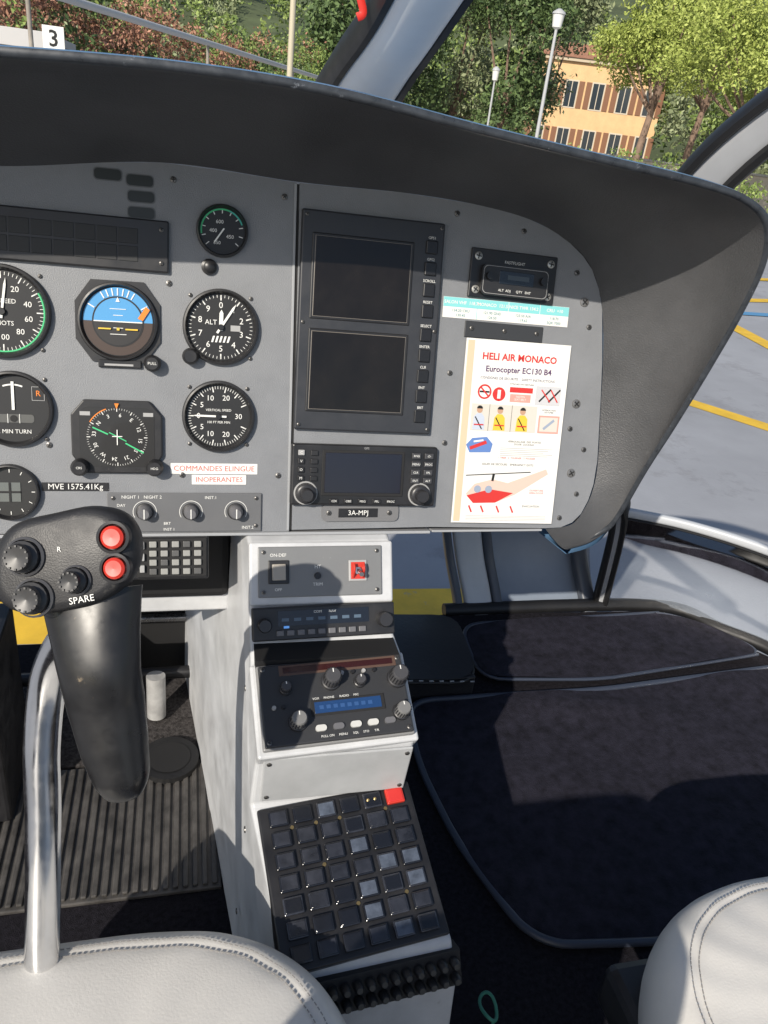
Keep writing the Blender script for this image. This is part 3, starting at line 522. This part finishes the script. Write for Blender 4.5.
# ------------------------------------------------------------------ seats
def seat(name,x0,x1,y0,y1,z,th,nsup=4.2):
    g=grp(name,T(((x0+x1)/2,(y0+y1)/2,z))); a=(x1-x0)/2; b=(y1-y0)/2; N=96
    L=[(.0,.012),(.3,.012),(.6,.010),(.80,.005),(.86,.001),(.875,-.002),(.89,.000),(.94,-.006),(.98,-.022),(1,-.045),(1,-th*.7),(.97,-th)]
    V=[];F=[]
    def ring(s,zz):
        out=[]
        for i in range(N):
            t=2*math.pi*i/N; c_,s_=math.cos(t),math.sin(t)
            sx=math.copysign(abs(c_)**(2/nsup),c_); sy=math.copysign(abs(s_)**(2/nsup),s_)
            ax=a-(1-s)*min(a,b) if s>.5 else a*s; bx=b-(1-s)*min(a,b) if s>.5 else b*s
            if s<=.5: ax=(a-.5*min(a,b))*s/.5; bx=(b-.5*min(a,b))*s/.5
            wr=(.0018*math.sin(t*9+s*7)*math.sin(s*11)+.0010*math.sin(t*23+s*19)) if s<.97 else 0
            out.append((ax*sx,bx*sy,zz+wr))
        return out
    for s,zz in L: V+=ring(max(s,.001),zz)
    for j in range(len(L)-1):
        for i in range(N): F.append((j*N+i,(j+1)*N+i,(j+1)*N+(i+1)%N,j*N+(i+1)%N))
    o=mesh(g,'cushion',V,F,LEA,True); su=o.modifiers.new('s','SUBSURF'); su.levels=1; su.render_levels=1
    for s in (.862,.892):
        Q=[Vector(p) for p in ring(s,.0008)]; VV=[];FF=[]; ln=[0]
        for i in range(N): ln.append(ln[-1]+(Q[(i+1)%N]-Q[i]).length)
        tot=ln[-1]; cnt=int(tot/.0050)
        def at(d):
            d%=tot; i=min(bisect.bisect_right(ln,d)-1,N-1); f=(d-ln[i])/max(1e-9,ln[i+1]-ln[i]); return Q[i].lerp(Q[(i+1)%N],f)
        for c_ in range(cnt):
            p0=at(c_*.0050); p1=at(c_*.0050+.0032); d=(p1-p0)
            if d.length<1e-6: continue
            q=Vector((-d.y,d.x,0)).normalized()*.0004; bb=len(VV); up=Vector((0,0,.0009))
            VV+=[p0-q,p1-q,p1+q,p0+q]; VV+=[v+up for v in (p0-q,p1-q,p1+q,p0+q)]
            FF+=[(bb+4,bb+5,bb+6,bb+7),(bb,bb+1,bb+5,bb+4),(bb+1,bb+2,bb+6,bb+5),(bb+2,bb+3,bb+7,bb+6),(bb+3,bb,bb+4,bb+7)]
        mesh(g,'stitching',VV,FF,LEA2)
    box(g,'seat_pan',(-a*.90,a*.90),(-b*.90,b*.90),(-th-.05,-th+.01),BLK,.01)
    box(g,'pedestal',(-a*.6,a*.6),(-b*.9,b*.6),(.56-z,-th-.04),BLKM,.01)
    sweep(g,'backrest',[(0,-b-.02,-.02),(0,-b-.06,.20),(0,-b-.12,.42)],[a*.86,a*.84,a*.7],[.045,.04,.03],LEA,side=(1,0,0),n=28,sq=3.5)
    return g
seat('pilot_seat',-.36,.148,-.02,.482,.930,.11,3.2)
seat('copilot_seat',.405,.89,-.02,.452,.928,.11,3.0)
# ------------------------------------------------------------------ floor
fl=grp('cabin_floor')
flat(fl,'floor_pan',[(-1.0,-.6),(1.30,-.6),(1.42,.3),(1.43,.9),(1.38,1.2),(1.28,1.32),(1.15,1.43),(.60,1.45),(.30,1.40),(-.7,1.40),(-1.0,1.1)],.55,CARP,.04)
sweep(fl,'sill_trim',[(.60,1.46,.555),(1.16,1.44,.56),(1.29,1.33,.56),(1.39,1.2,.56),(1.44,.9,.56),(1.42,.3,.56)],.016,.018,RUB,side=(0,0,1),n=10)
hp_=grp('heel_plate'); box(hp_,'base',(-.50,.045),(.775,1.035),(.551,.558),RIBM,.002)
for i in range(38): box(hp_,'rib',(-.494+i*.0142,-.486+i*.0142),(.780,1.030),(.558,.563),RIBM,.0018)
g=grp('floor_carpet'); box(g,'carpet',(-.6,.045),(1.04,1.30),(.551,.560),CARG,.003); flat(g,'boot_ring',circ(-.035,1.03,.05,32),.572,RUB,.012)
flat(g,'boot_hole',circ(-.035,1.03,.036,32),.5735,BLKM)
def rug(name,pts,z,th,mt,er=.006,em=RUGE):
    g=grp(name); P=[Vector((x,y,0)) for x,y in pts]; out=[]; n=len(P)
    for i in range(n):
        a,b,c=P[i-1],P[i],P[(i+1)%n]; ra=min(.06,(a-b).length*.4,(c-b).length*.4); p0=b+(a-b).normalized()*ra; p1=b+(c-b).normalized()*ra
        for j in range(5): t=j/4; out.append(((1-t)**2)*p0+2*t*(1-t)*b+t*t*p1)
    poly=[(p.x,p.y) for p in out]; xs_=[p[0] for p in poly]; ys_=[p[1] for p in poly]
    dens=[]
    for i in range(len(poly)):
        a=Vector(poly[i]); b=Vector(poly[(i+1)%len(poly)]); m=max(1,int((b-a).length/.02))
        for j in range(m): dens.append(a.lerp(b,j/m))
    pts2=list(dens); nb=len(dens)
    def inside(x,y):
        c=False; j=len(poly)-1
        for i in range(len(poly)):
            if (poly[i][1]>y)!=(poly[j][1]>y) and x<(poly[j][0]-poly[i][0])*(y-poly[i][1])/(poly[j][1]-poly[i][1])+poly[i][0]: c=not c
            j=i
        return c
    x=min(xs_)
    while x<max(xs_):
        y=min(ys_)
        while y<max(ys_):
            if inside(x,y) and min((Vector((x,y))-q).length for q in dens)>.012: pts2.append(Vector((x+random.uniform(-.004,.004),y+random.uniform(-.004,.004))))
            y+=.02
        x+=.02
    r=mg.delaunay_2d_cdt(pts2,[(i,(i+1)%nb) for i in range(nb)],[],1,1e-5)
    V=[(v.x,v.y,z+th+.004*math.sin(v.x*13+v.y*7)*math.sin(v.y*15)+.010*math.exp(-((v.y-1.09+.15*(v.x-.8))/.028)**2)*math.exp(-((v.x-.8)/.16)**2)) for v in r[0]]
    mesh(g,'pile',V,[tuple(f) for f in r[2]],mt,True)
    Q=[Vector((p.x,p.y,z+th*.8)) for p in out]; Q.append(Q[0]); sweep(g,'binding',Q,er,er*1.1,em,side=(0,0,1),n=8,k=2,caps=False)
    return g
rug('floor_rug',[(.425,1.145),(.405,.98),(.425,.80),(.485,.615),(.70,.59),(1.20,.60),(1.36,1.18),(.86,1.14)],.552,.010,RUG)
rug('footwell_rug',[(.615,1.385),(.60,1.19),(.87,1.165),(1.34,1.22),(1.25,1.34),(1.16,1.40)],.552,.018,RUG,er=.004)
g=rug('footwell_pad',[(.375,1.37),(.365,1.16),(.57,1.14),(.595,1.37)],.552,.060,mat('vinyl_pad',(.018,.018,.021),.42,bump=.25,bscale=120),er=.004,em=RUB)
for i in range(9): box(g,'stitch',(.380+i*.021,.389+i*.021),(1.146-i*.0022,1.1485-i*.0022),(.6125,.6145),GRYM,.0004)
box(g,'pad_front',(.372,.57),(1.152,1.165),(.552,.606),MATS['vinyl_pad'],.004)
g=grp('cord_loop'); P=[(.335+.009*math.cos(a),.470+.016*math.sin(a),.70+.003*math.sin(2*a)) for a in np.linspace(0,2*math.pi,12)]
sweep(g,'cord',P,.0020,.0020,mat('green_cord',(.04,.2,.14),.6),n=8,k=3); sweep(g,'cord_tail',[(.335,.455,.70),(.34,.44,.64),(.335,.43,.56)],.0020,.0020,MATS['green_cord'],n=8)
for nm,x in (('rudder_pedal',-.36),('rudder_pedal',-.13)):
    g=grp(nm,T((x,1.12,.56)))
    sweep(g,'arm',[(0,.05,.0),(0,.04,.10),(0,.0,.17)],.011,.011,FRM,n=12)
    box(g,'tread',(-.055,.045),(-.012,.0),(.13,.20),BLK,.004)
    for i in range(5): box(g,'tread_rib',(-.050,.040),(-.016,-.012),(.138+i*.0125,.144+i*.0125),RUB,.001)
g=grp('pedal_crossbar'); sweep(g,'bar',[(-.6,1.20,.62),(.0,1.20,.62)],.012,.012,BLK,n=12,k=2); sweep(g,'white_stub',[(-.060,1.14,.57),(-.060,1.15,.655)],.017,.017,mat('dull_white_plastic',(.33,.33,.33),.45,var=.2,vscale=40),n=20,k=2)
g=grp('equipment_box'); box(g,'case',(-.62,-.27),(.93,1.10),(.56,.86),BLK,.006)
for i in range(5): box(g,'slot',(-.40,-.285),(.926,.93),(.60+i*.05,.615+i*.05),SCREW,.001)
g=grp('pedal_housing'); box(g,'case',(-.255,.02),(1.27,1.36),(.56,.86),BLKM,.01); box(g,'bracket',(-.10,.00),(1.24,1.27),(.82,.85),CON,.003); box(g,'rod',(-.25,.0),(1.25,1.265),(.70,.712),STEEL,.003)
g=grp('under_panel_duct'); box(g,'duct',(-.50,.05),(.84,1.02),(1.03,1.15),BLKM,.01); box(g,'duct_lip',(-.12,.05),(.85,.87),(1.005,1.03),CON,.003)
# ------------------------------------------------------------------ nose structure & frames
def post(name,P,W,H,side,edge=.012,mt=FRM,em=RUB,sq=3.2):
    g=grp(name); sweep(g,'post',P,W,H,mt,side=side,n=24,sq=sq)
    s=Vector(side).normalized(); W_=W if hasattr(W,'__len__') else [W]*len(P)
    for sg in (-1,1): sweep(g,'rubber_seal',[Vector(p)+s*sg*(w) for p,w in zip(P,W_)],edge,.020,em,side=side,n=10,sq=3)
    return g
post('windshield_post',[(.225,1.33,1.52),(.224,1.225,1.60),(.226,1.08,1.655),(.232,.94,1.705),(.236,.70,1.80),(.24,.35,1.93),(.24,-.3,2.02)],[.060,.052,.044,.038,.038,.04,.04],.036,(1,0,0),.008,mt=mat('post_light_grey',(.85,.85,.85),.4,var=.05,vscale=9),sq=2.0)
post('door_frame_post',[(.90,.20,2.02),(.83,.50,1.90),(.74,.74,1.765),(.665,.86,1.665),(.63,.95,1.56),(.64,1.05,1.42),(.71,1.20,1.20),(.88,1.36,.96),(.985,1.43,.84),(1.02,1.46,.56)],[.024,.024,.024,.024,.026,.028,.028,.022,.016,.014],.014,(.75,-.3,-.5),.008,mt=mat('frame_mid_grey',(.36,.37,.39),.42,var=.08,vscale=9))
g=grp('side_window_beam'); BP=[(.985,1.43,.842),(1.12,1.36,.842),(1.25,1.24,.842),(1.38,1.05,.842),(1.45,.80,.845),(1.46,.3,.85)]
sweep(g,'beam',BP,.011,.010,mat('frame_white_paint',(.48,.50,.53),.4),side=(0,0,1),n=14,sq=3); sweep(g,'seal',[Vector(p)+Vector((0,0,-.013)) for p in BP],.004,.011,RUB,side=(0,0,1),n=8)
gm=bpy.data.materials.new('painted_haze_glass'); gm.use_nodes=True; nt=gm.node_tree; nt.nodes.clear()
ou=nt.nodes.new('ShaderNodeOutputMaterial'); tr=nt.nodes.new('ShaderNodeBsdfTransparent'); gl=nt.nodes.new('ShaderNodeBsdfGlossy'); gl.inputs['Roughness'].default_value=.04; df=nt.nodes.new('ShaderNodeBsdfDiffuse'); df.inputs['Color'].default_value=(.45,.50,.58,1)
m1=nt.nodes.new('ShaderNodeMixShader'); m2=nt.nodes.new('ShaderNodeMixShader'); fr=nt.nodes.new('ShaderNodeFresnel'); fr.inputs['IOR'].default_value=1.3
tc=nt.nodes.new('ShaderNodeTexCoord'); nz=nt.nodes.new('ShaderNodeTexNoise'); nz.inputs['Scale'].default_value=3.5; nz.inputs['Detail'].default_value=9; nz.inputs['Distortion'].default_value=.5; mr=nt.nodes.new('ShaderNodeMapRange'); mr.inputs['From Min'].default_value=.4; mr.inputs['From Max'].default_value=.68; mr.inputs['To Min'].default_value=.18; mr.inputs['To Max'].default_value=.42  # pale blue noise haze painted into the pane in place of reflections
nt.links.new(tc.outputs['Object'],nz.inputs['Vector']); nt.links.new(nz.outputs['Fac'],mr.inputs['Value']); nt.links.new(mr.outputs[0],m1.inputs[0]); nt.links.new(tr.outputs[0],m1.inputs[1]); nt.links.new(df.outputs[0],m1.inputs[2]); nt.links.new(fr.outputs[0],m2.inputs[0]); nt.links.new(m1.outputs[0],m2.inputs[1]); nt.links.new(gl.outputs[0],m2.inputs[2]); nt.links.new(m2.outputs[0],ou.inputs['Surface'])
g=grp('lower_side_window'); top=catmull(BP,5); bot=catmull([(1.02,1.47,.57),(1.16,1.44,.57),(1.29,1.33,.57),(1.39,1.2,.57),(1.44,.9,.57),(1.42,.3,.57)],5); NN=len(top)
V=[]
for j in range(6):
    s=j/5; V+=[a.lerp(b,s)+Vector((.5,.5,0)).normalized()*.05*math.sin(math.pi*s) for a,b in zip(top,bot)]
mesh(g,'glass',V,[(j*NN+i,j*NN+i+1,(j+1)*NN+i+1,(j+1)*NN+i) for j in range(5) for i in range(NN-1)],gm,True)
NW=mat('nose_wall_paint',(.20,.235,.29),.4,var=.1,vscale=8)
g=grp('nose_bulkhead')
pr=[(1.47,.53,0),(1.52,.58,0),(1.56,.66,-.005),(1.57,.76,-.015),(1.55,.88,-.03),(1.48,1.02,-.05),(1.36,1.14,-.08)]
V=[]
for y,z_,dx in pr: V+=[(.72+dx,y,z_),(1.02+dx,y,z_)]
mesh(g,'panel',V,[(2*i,2*i+1,2*i+3,2*i+2) for i in range(len(pr)-1)],NW,True)
FD=mat('frame_dark',(.07,.08,.10),.4)
for xx,w,mt in ((.692,.036,FRM),(.640,.010,FD),(.742,.012,FD),(.99,.020,FD)):
    sweep(g,'rib',[(xx,1.44,.53),(xx-.002,1.49,.58),(xx-.02,1.53,.66),(xx-.045,1.54,.76),(xx-.085,1.52,.88),(xx-.13,1.45,1.02),(xx-.19,1.33,1.14)],w,.014,mt,side=(1,0,0),n=14,sq=3.5)
g=grp('red_pull_tag'); sweep(g,'ribbon',[(.166,.93,1.735),(.170,.925,1.71),(.176,.925,1.693),(.170,.925,1.688)],.004,.0012,RED,side=(1,0,0),n=8)
# ------------------------------------------------------------------ exterior
asph=mat('asphalt',(.31,.32,.345),.85,bump=.6,bscale=60,var=.14,vscale=.7,wear_or_shade=.4,wcol=(.20,.20,.21),wscale=1.2,wthr=.56)  # darker patches are shadows on the tarmac, painted into its colour
g=grp('ground'); flat(g,'apron',[(-400,-400),(400,-400),(400,400),(-400,400)],0,asph)
g=grp('apron_markings'); YL=mat('yellow_road_paint',(.75,.47,.04),.6,var=.15,vscale=6,wear_or_shade=.6,wcol=(.35,.33,.28),wscale=9,wthr=.60); BL=mat('blue_road_paint',(.10,.28,.5),.6); WL=mat('white_road_paint',(.7,.7,.7),.6)
def line(a,b,w,mt,z=.004):
    d=Vector((b[0]-a[0],b[1]-a[1])).normalized(); n=Vector((-d.y,d.x))*w/2
    flat(g,'line',[(a[0]-n.x,a[1]-n.y),(b[0]-n.x,b[1]-n.y),(b[0]+n.x,b[1]+n.y),(a[0]+n.x,a[1]+n.y)],z,mt)
line((2.3,6.6),(4.9,2.7),.17,YL); line((6.3,10.8),(5.5,5.6),.20,YL,.006); line((6.6,8.8),(10.5,9.6),.20,YL,.008); line((7.0,10.4),(13,11.6),.20,YL,.012); line((5.2,8.0),(9.5,8.1),.18,BL,.010); line((4.0,12.5),(20,15),.2,YL,.006); line((4.0,16),(26,18.5),.25,RED,.006); line((4.0,16.4),(26,18.9),.25,WL,.008)
line((-1.0,2.30),(1.05,2.22),.30,YL)
g2=grp('concrete_pad'); flat(g2,'pad',[(-40,20),(30,21),(60,40),(-40,50)],.003,mat('light_concrete',(.42,.40,.37),.85,var=.12,vscale=.6))
def P2(az,d): return (d*math.sin(rad(az)),d*math.cos(rad(az)))
def leaf(name_parent,name,blobs,nleaf,size,mt,clump=14):
    C=[];tot=sum(b[3]*b[3] for b in blobs)
    for (x,y,z,rx,rz) in blobs:
        m=max(1,int(nleaf/clump*(rx*rx)/tot)); v=rng.normal(size=(m,3)); v/=np.linalg.norm(v,axis=1)[:,None]; rr=rng.uniform(.55,1.08,size=(m,1)); v*=rr
        C.append(np.array([x,y,z])+v*np.array([rx,rx,rz]))
    C=np.concatenate(C); C=np.repeat(C,clump,axis=0); C+=rng.normal(size=C.shape)*size*1.5
    m=len(C); a=rng.normal(size=(m,3)); a/=np.linalg.norm(a,axis=1)[:,None]; b=rng.normal(size=(m,3)); b-=a*(a*b).sum(1)[:,None]; b/=np.linalg.norm(b,axis=1)[:,None]
    s=rng.uniform(.5,1.2,size=(m,1))*size; V=np.stack([C-a*s,C-b*s*.5,C+a*s,C+b*s*.5],1).reshape(-1,3)
    me=bpy.data.meshes.new(name); me.vertices.add(4*m); me.vertices.foreach_set('co',V.ravel().astype(np.float32)); me.loops.add(4*m); me.loops.foreach_set('vertex_index',np.arange(4*m,dtype=np.int32)); me.polygons.add(m); me.polygons.foreach_set('loop_start',np.arange(0,4*m,4,dtype=np.int32)); me.polygons.foreach_set('loop_total',np.full(m,4,dtype=np.int32)); me.update(); me.validate()
    return link(name,me,name_parent,mt)
PINE=mat('pine_needles',(.20,.26,.04),.7,island=.5,vcol=(.44,.50,.13)); DARK=mat('dark_leaves',(.03,.06,.018),.7,island=.5,vcol=(.14,.21,.07)); HEDG=mat('hedge_leaves',(.09,.15,.03),.7,island=.5,vcol=(.30,.38,.11)); REDL=mat('red_leaves',(.17,.07,.04),.7,island=.5,vcol=(.50,.27,.18)); BARK=mat('bark',(.22,.15,.11),.9,bump=.8,bscale=12,var=.3,vscale=5,dist=.02)
OLIV=mat('olive_leaves',(.11,.14,.06),.7,island=.5,vcol=(.34,.38,.21))
def tree(name,az,d,lean,th,blobs,n,size,mt,tr=.16):
    x,y=P2(az,d); g=grp(name,T((x,y,0)))
    sweep(g,'trunk',[(0,0,0),(lean*.25,0,th*.35),(lean*.7,.1,th*.7),(lean,0,th)],[tr,tr*.8,tr*.65,tr*.4],[tr,tr*.8,tr*.65,tr*.4],BARK,n=10)
    for bx,by,bz,rx,rz in blobs[:7]:
        s0=Vector((lean*.6,0,th*.62)); e=Vector((bx,by,bz)); sweep(g,'limb',[s0,s0.lerp(e,.5)+Vector((0,0,-.15)),e],[tr*.4,tr*.25,tr*.1],[tr*.4,tr*.25,tr*.1],BARK,n=6,k=3)
    leaf(g,'crown',blobs,n,size,mt)
def umb(w,z,h,k):
    out=[]
    for i in range(k):
        a=random.uniform(0,6.28); r=w*math.sqrt(random.random())*.85; out.append((r*math.cos(a),r*math.sin(a),z+h*(1-(r/w)**2)*.9*random.uniform(.4,1.1)+random.uniform(-.3,.25),random.uniform(.6,1.05),random.uniform(.42,.72)))
    return out
tree('pine_tree',29.3,31,.5,4.3,umb(2.0,3.6,2.6,22),14000,.070,PINE)
tree('pine_tree',32.3,34,.6,5.0,umb(2.1,4.5,2.6,20),13000,.075,PINE)
tree('pine_tree',34.8,28,.9,3.9,umb(2.6,3.3,2.8,30),19000,.065,PINE)
tree('pine_tree',39.5,30,.7,4.2,umb(2.6,3.6,2.8,22),12000,.070,PINE)
for az,d,w,z in ((13.5,36,2.4,4.2),(17.0,40,2.8,4.2),(20.3,37,2.0,4.0),(22.6,41,1.6,5.0),(10,34,2.5,4.0)):
    tree('broadleaf_tree',az,d,.2,3.5,[(random.uniform(-w,w)*.7,random.uniform(-w,w)*.7,z+random.uniform(-2.6,2.8),random.uniform(.8,1.5),random.uniform(.8,1.3)) for _ in range(12)],8500,.12,DARK if az not in (17.0,22.6) else OLIV,.2)
g=grp('distant_trees'); B_=[];B2=[]
for i in range(46):
    az=random.uniform(29.5,50); d=random.uniform(46,60); x,y=P2(az,d); (B_ if i%2 else B2).append((x,y,random.uniform(1,7.5),random.uniform(1.3,2.2),random.uniform(1.0,1.8)))
leaf(g,'foliage',B_,9000,.20,HEDG); leaf(g,'olive_foliage',B2,9000,.20,OLIV)
g=grp('hedge'); B_=[]
for i in range(30):
    x,y=P2(15+i*.75,27+random.uniform(-1,1)); B_.append((x,y,random.uniform(.3,.9),.7,random.uniform(.5,.8)))
leaf(g,'foliage',B_,13000,.065,HEDG)
g=grp('shrub_bank'); B_=[];B2=[];B3=[]
for i in range(70):
    az=-13+i*.36; d=17+i*.22; x,y=P2(az,d)
    for k in range(3): (B_ if random.random()<(.25 if az<5 else .8) else B2 if random.random()<.65 else B3).append((x+random.uniform(-.5,.5),y+random.uniform(-.8,1.2)+k,1.3+k*.8+random.uniform(-.3,.5),random.uniform(.35,.75),random.uniform(.3,.6)))
leaf(g,'green_foliage',B_,20000,.06,HEDG); leaf(g,'red_foliage',B2,20000,.06,REDL); leaf(g,'dark_foliage',B3,8000,.08,DARK)
g=grp('retaining_wall'); x0,y0=P2(-16,13.5); x1,y1=P2(14,31); WM=mat('wall_stone',(.30,.27,.23),.85,bump=.6,bscale=9,var=.25,vscale=3,dist=.02)
dv=Vector((x1-x0,y1-y0,0)); LL=dv.length; g.matrix_world=frame((x0,y0,0),dv,(-dv.y,dv.x,0)); box(g,'wall',(0,LL),(0,.35),(0,1.25),WM,.02); box(g,'coping',(-.02,LL+.02),(-.04,.39),(1.253,1.33),mat('coping',(.42,.40,.37),.8),.01)
g=grp('guard_rail'); x0,y0=P2(-9,10.5); x1,y1=P2(12,30); a=Vector((x0,y0,2.40)); b=Vector((x1,y1,2.22)); RW=mat('rail_white',(.55,.54,.53),.5)
sweep(g,'rail',[a,b],.035,.045,RW,n=10,k=1)
for i in range(5): p=a.lerp(b,i/4); sweep(g,'rail_post',[(p.x,p.y,0),tuple(p)],.025,.025,MATS['wall_stone'],n=8,k=1)
x,y=P2(6.4,15); g=grp('flag_pole',T((x,y,0))); sweep(g,'pole',[(0,0,0),(.0,0,3),(0,0,7)],[.055,.05,.035],[.055,.05,.035],mat('pole_cream',(.5,.45,.33),.5),n=12); lathe(g,'base',(0,0,0),[(.12,0),(.12,.05),(.06,.08)],STEEL,16)
def lamp(az,d,h,w=1):
    x,y=P2(az,d); g=grp('street_lamp',T((x,y,0))); s=mat('lamp_pole',(.42,.43,.44),.45)
    sweep(g,'pole',[(0,0,0),(0,0,h*.5),(0,0,h-.35)],[.06*w,.05*w,.04*w],[.06*w,.05*w,.04*w],s,n=10,k=2); lathe(g,'base',(0,0,0),[(.12,0),(.12,.12),(.07,.18)],s,14)
    lathe(g,'lantern',(0,0,h-.38),[(.04,0),(.12*w,.05),(.15*w,.30),(.16*w,.34)],mat('lantern_white',(.75,.75,.72),.35),16); lathe(g,'cap',(0,0,h-.04),[(.18*w,0),(.16*w,.05),(.05,.12),(.001,.13)],s,16)
lamp(22.9,24,4.5); lamp(19.6,31,3.5,.8)
x,y=P2(-10.2,15); g=grp('kiosk_building',T((x,y,0))); KMt=mat('kiosk_grey',(.36,.36,.37),.6,var=.08,vscale=3)
box(g,'walls',(-3.4,.55),(0,2.4),(0,2.02),KMt,.01); box(g,'roof',(-3.55,.68),(-.15,2.5),(2.023,2.14),mat('roof_grey',(.45,.45,.46),.6),.01); box(g,'fascia',(-3.58,.70),(-.19,-.153),(1.93,2.17),mat('fascia',(.52,.51,.5),.5),.005)
for i in range(3): box(g,'window_frame',(-3.05+i*1.15,-2.05+i*1.15),(-.012,.012),(.95,1.85),FRM,.003); box(g,'window',(-3.0+i*1.15,-2.1+i*1.15),(-.02,-.014),(1.0,1.8),SCR,.002)
x,y=P2(-7.75,14.2); g=grp('number_sign',T((x,y,0))); box(g,'board',(-.15,.15),(-.01,.01),(1.90,2.24),WHT,.004); sweep(g,'post',[(0,.03,0),(0,.03,2.1)],.025,.025,STEEL,n=8,k=1); txt(g,'number','3',0,0,0,.30,INK,bold=.004,M=T((0,-.014,2.07))@Matrix.Rotation(rad(90),4,'X'))
# ochre building
x,y=P2(26.2,56); bm=frame((x,y,0),(math.cos(rad(-20)),math.sin(rad(-20)),0),(math.sin(rad(20)),math.cos(rad(20)),0))@Matrix.Scale(.80,4); g=grp('ochre_house',bm); OC=mat('ochre_render',(.66,.43,.22),.8,var=.1,vscale=1.5)
box(g,'walls',(-5,5),(0,8),(0,7.4),OC,.02); box(g,'cornice',(-5.25,5.25),(-.28,8.2),(7.403,7.65),mat('cornice_cream',(.5,.42,.3),.7),.02)
V=[(-5.4,-.4,7.653),(5.4,-.4,7.653),(5.4,8.4,7.653),(-5.4,8.4,7.653),(-2.5,4,9.0),(2.5,4,9.0)]; mesh(g,'roof',V,[(0,1,5,4),(1,2,5),(2,3,4,5),(3,0,4),(3,2,1,0)],mat('roof_tile',(.35,.17,.10),.8,bump=.8,bscale=5,var=.3,vscale=3,dist=.05))
for i in range(5):
    for j in range(2):
        xx=-4.1+i*2.05; zz=1.0+j*3.3; box(g,'reveal',(xx-.52,xx+.52),(-.03,.02),(zz-.05,zz+1.9),mat('shutter_frame',(.55,.48,.38),.7),.01); box(g,'window_glass',(xx-.42,xx+.42),(-.045,-.033),(zz+.05,zz+1.8),mat('window_dark',(.03,.04,.05),.15),.004); box(g,'mullion',(xx-.03,xx+.03),(-.06,-.047),(zz+.05,zz+1.8),MATS['shutter_frame'],.003)
        for sx in (-1,1): box(g,'shutter',tuple(sorted((xx+sx*.55,xx+sx*.95))),(-.06,-.01),(zz,zz+1.85),mat('shutter_brown',(.20,.09,.045),.6),.008)
g=grp('boundary_wall'); x0,y0=P2(24,38); x1,y1=P2(60,34); dv=Vector((x1-x0,y1-y0,0)); g.matrix_world=frame((x0,y0,0),dv,(-dv.y,dv.x,0)); box(g,'wall',(0,dv.length),(0,.3),(0,1.2),mat('boundary_wall',(.55,.48,.39),.85,var=.15,vscale=2),.02); box(g,'coping',(0,dv.length),(-.05,.35),(1.203,1.28),MATS['coping'],.01)
g=grp('hillside'); V=[];F=[];NX=60;NY=14
for j in range(NY):
    for i in range(NX):
        az=-60+i*150/(NX-1); d=66+j*12; x,y=P2(az,d); V.append((x,y,-.5+j*3.2+1.5*math.sin(i*.7+j)+2*math.sin(i*.23)*j*.15))
for j in range(NY-1):
    for i in range(NX-1): a=j*NX+i; F.append((a,a+1,a+NX+1,a+NX))
mesh(g,'slope',V,F,mat('scrub_shade_tone',(.07,.09,.04),.9,var=.5,vscale=.15),True)  # slope base colour darkened so it reads as shade behind the foliage
B_=[];B2=[]
for i in range(260):
    az=random.uniform(-18,50); d=random.uniform(66,120); x,y=P2(az,d); j=(d-66)/12; (B_ if random.random()<.6 else B2).append((x,y,max(0,j*3.2)+random.uniform(.5,2.2),random.uniform(1.2,2.6),random.uniform(1,2.2)))
leaf(g,'scrub_foliage',B_,22000,.30,HEDG); leaf(g,'olive_foliage',B2,14000,.30,OLIV)
# ------------------------------------------------------------------ light
w=bpy.data.worlds.new('World'); sc.world=w; w.use_nodes=True; nt=w.node_tree; bg=nt.nodes['Background']; st=nt.nodes.new('ShaderNodeTexSky'); st.sky_type='NISHITA'; st.sun_disc=False
EL,AZ=33,217
st.sun_elevation=rad(EL); st.sun_rotation=rad(AZ); nt.links.new(st.outputs[0],bg.inputs['Color']); bg.inputs['Strength'].default_value=.12
L=bpy.data.lights.new('sun','SUN'); L.energy=5.0; L.angle=rad(.5); L.color=(1,.925,.81); lo=bpy.data.objects.new('sun',L); COL.objects.link(lo)
sd=Vector((math.sin(rad(AZ))*math.cos(rad(EL)),math.cos(rad(AZ))*math.cos(rad(EL)),math.sin(rad(EL)))); lo.rotation_euler=sd.to_track_quat('Z','Y').to_euler()
sc.view_settings.view_transform='Standard'; sc.view_settings.look='None'; sc.view_settings.exposure=0
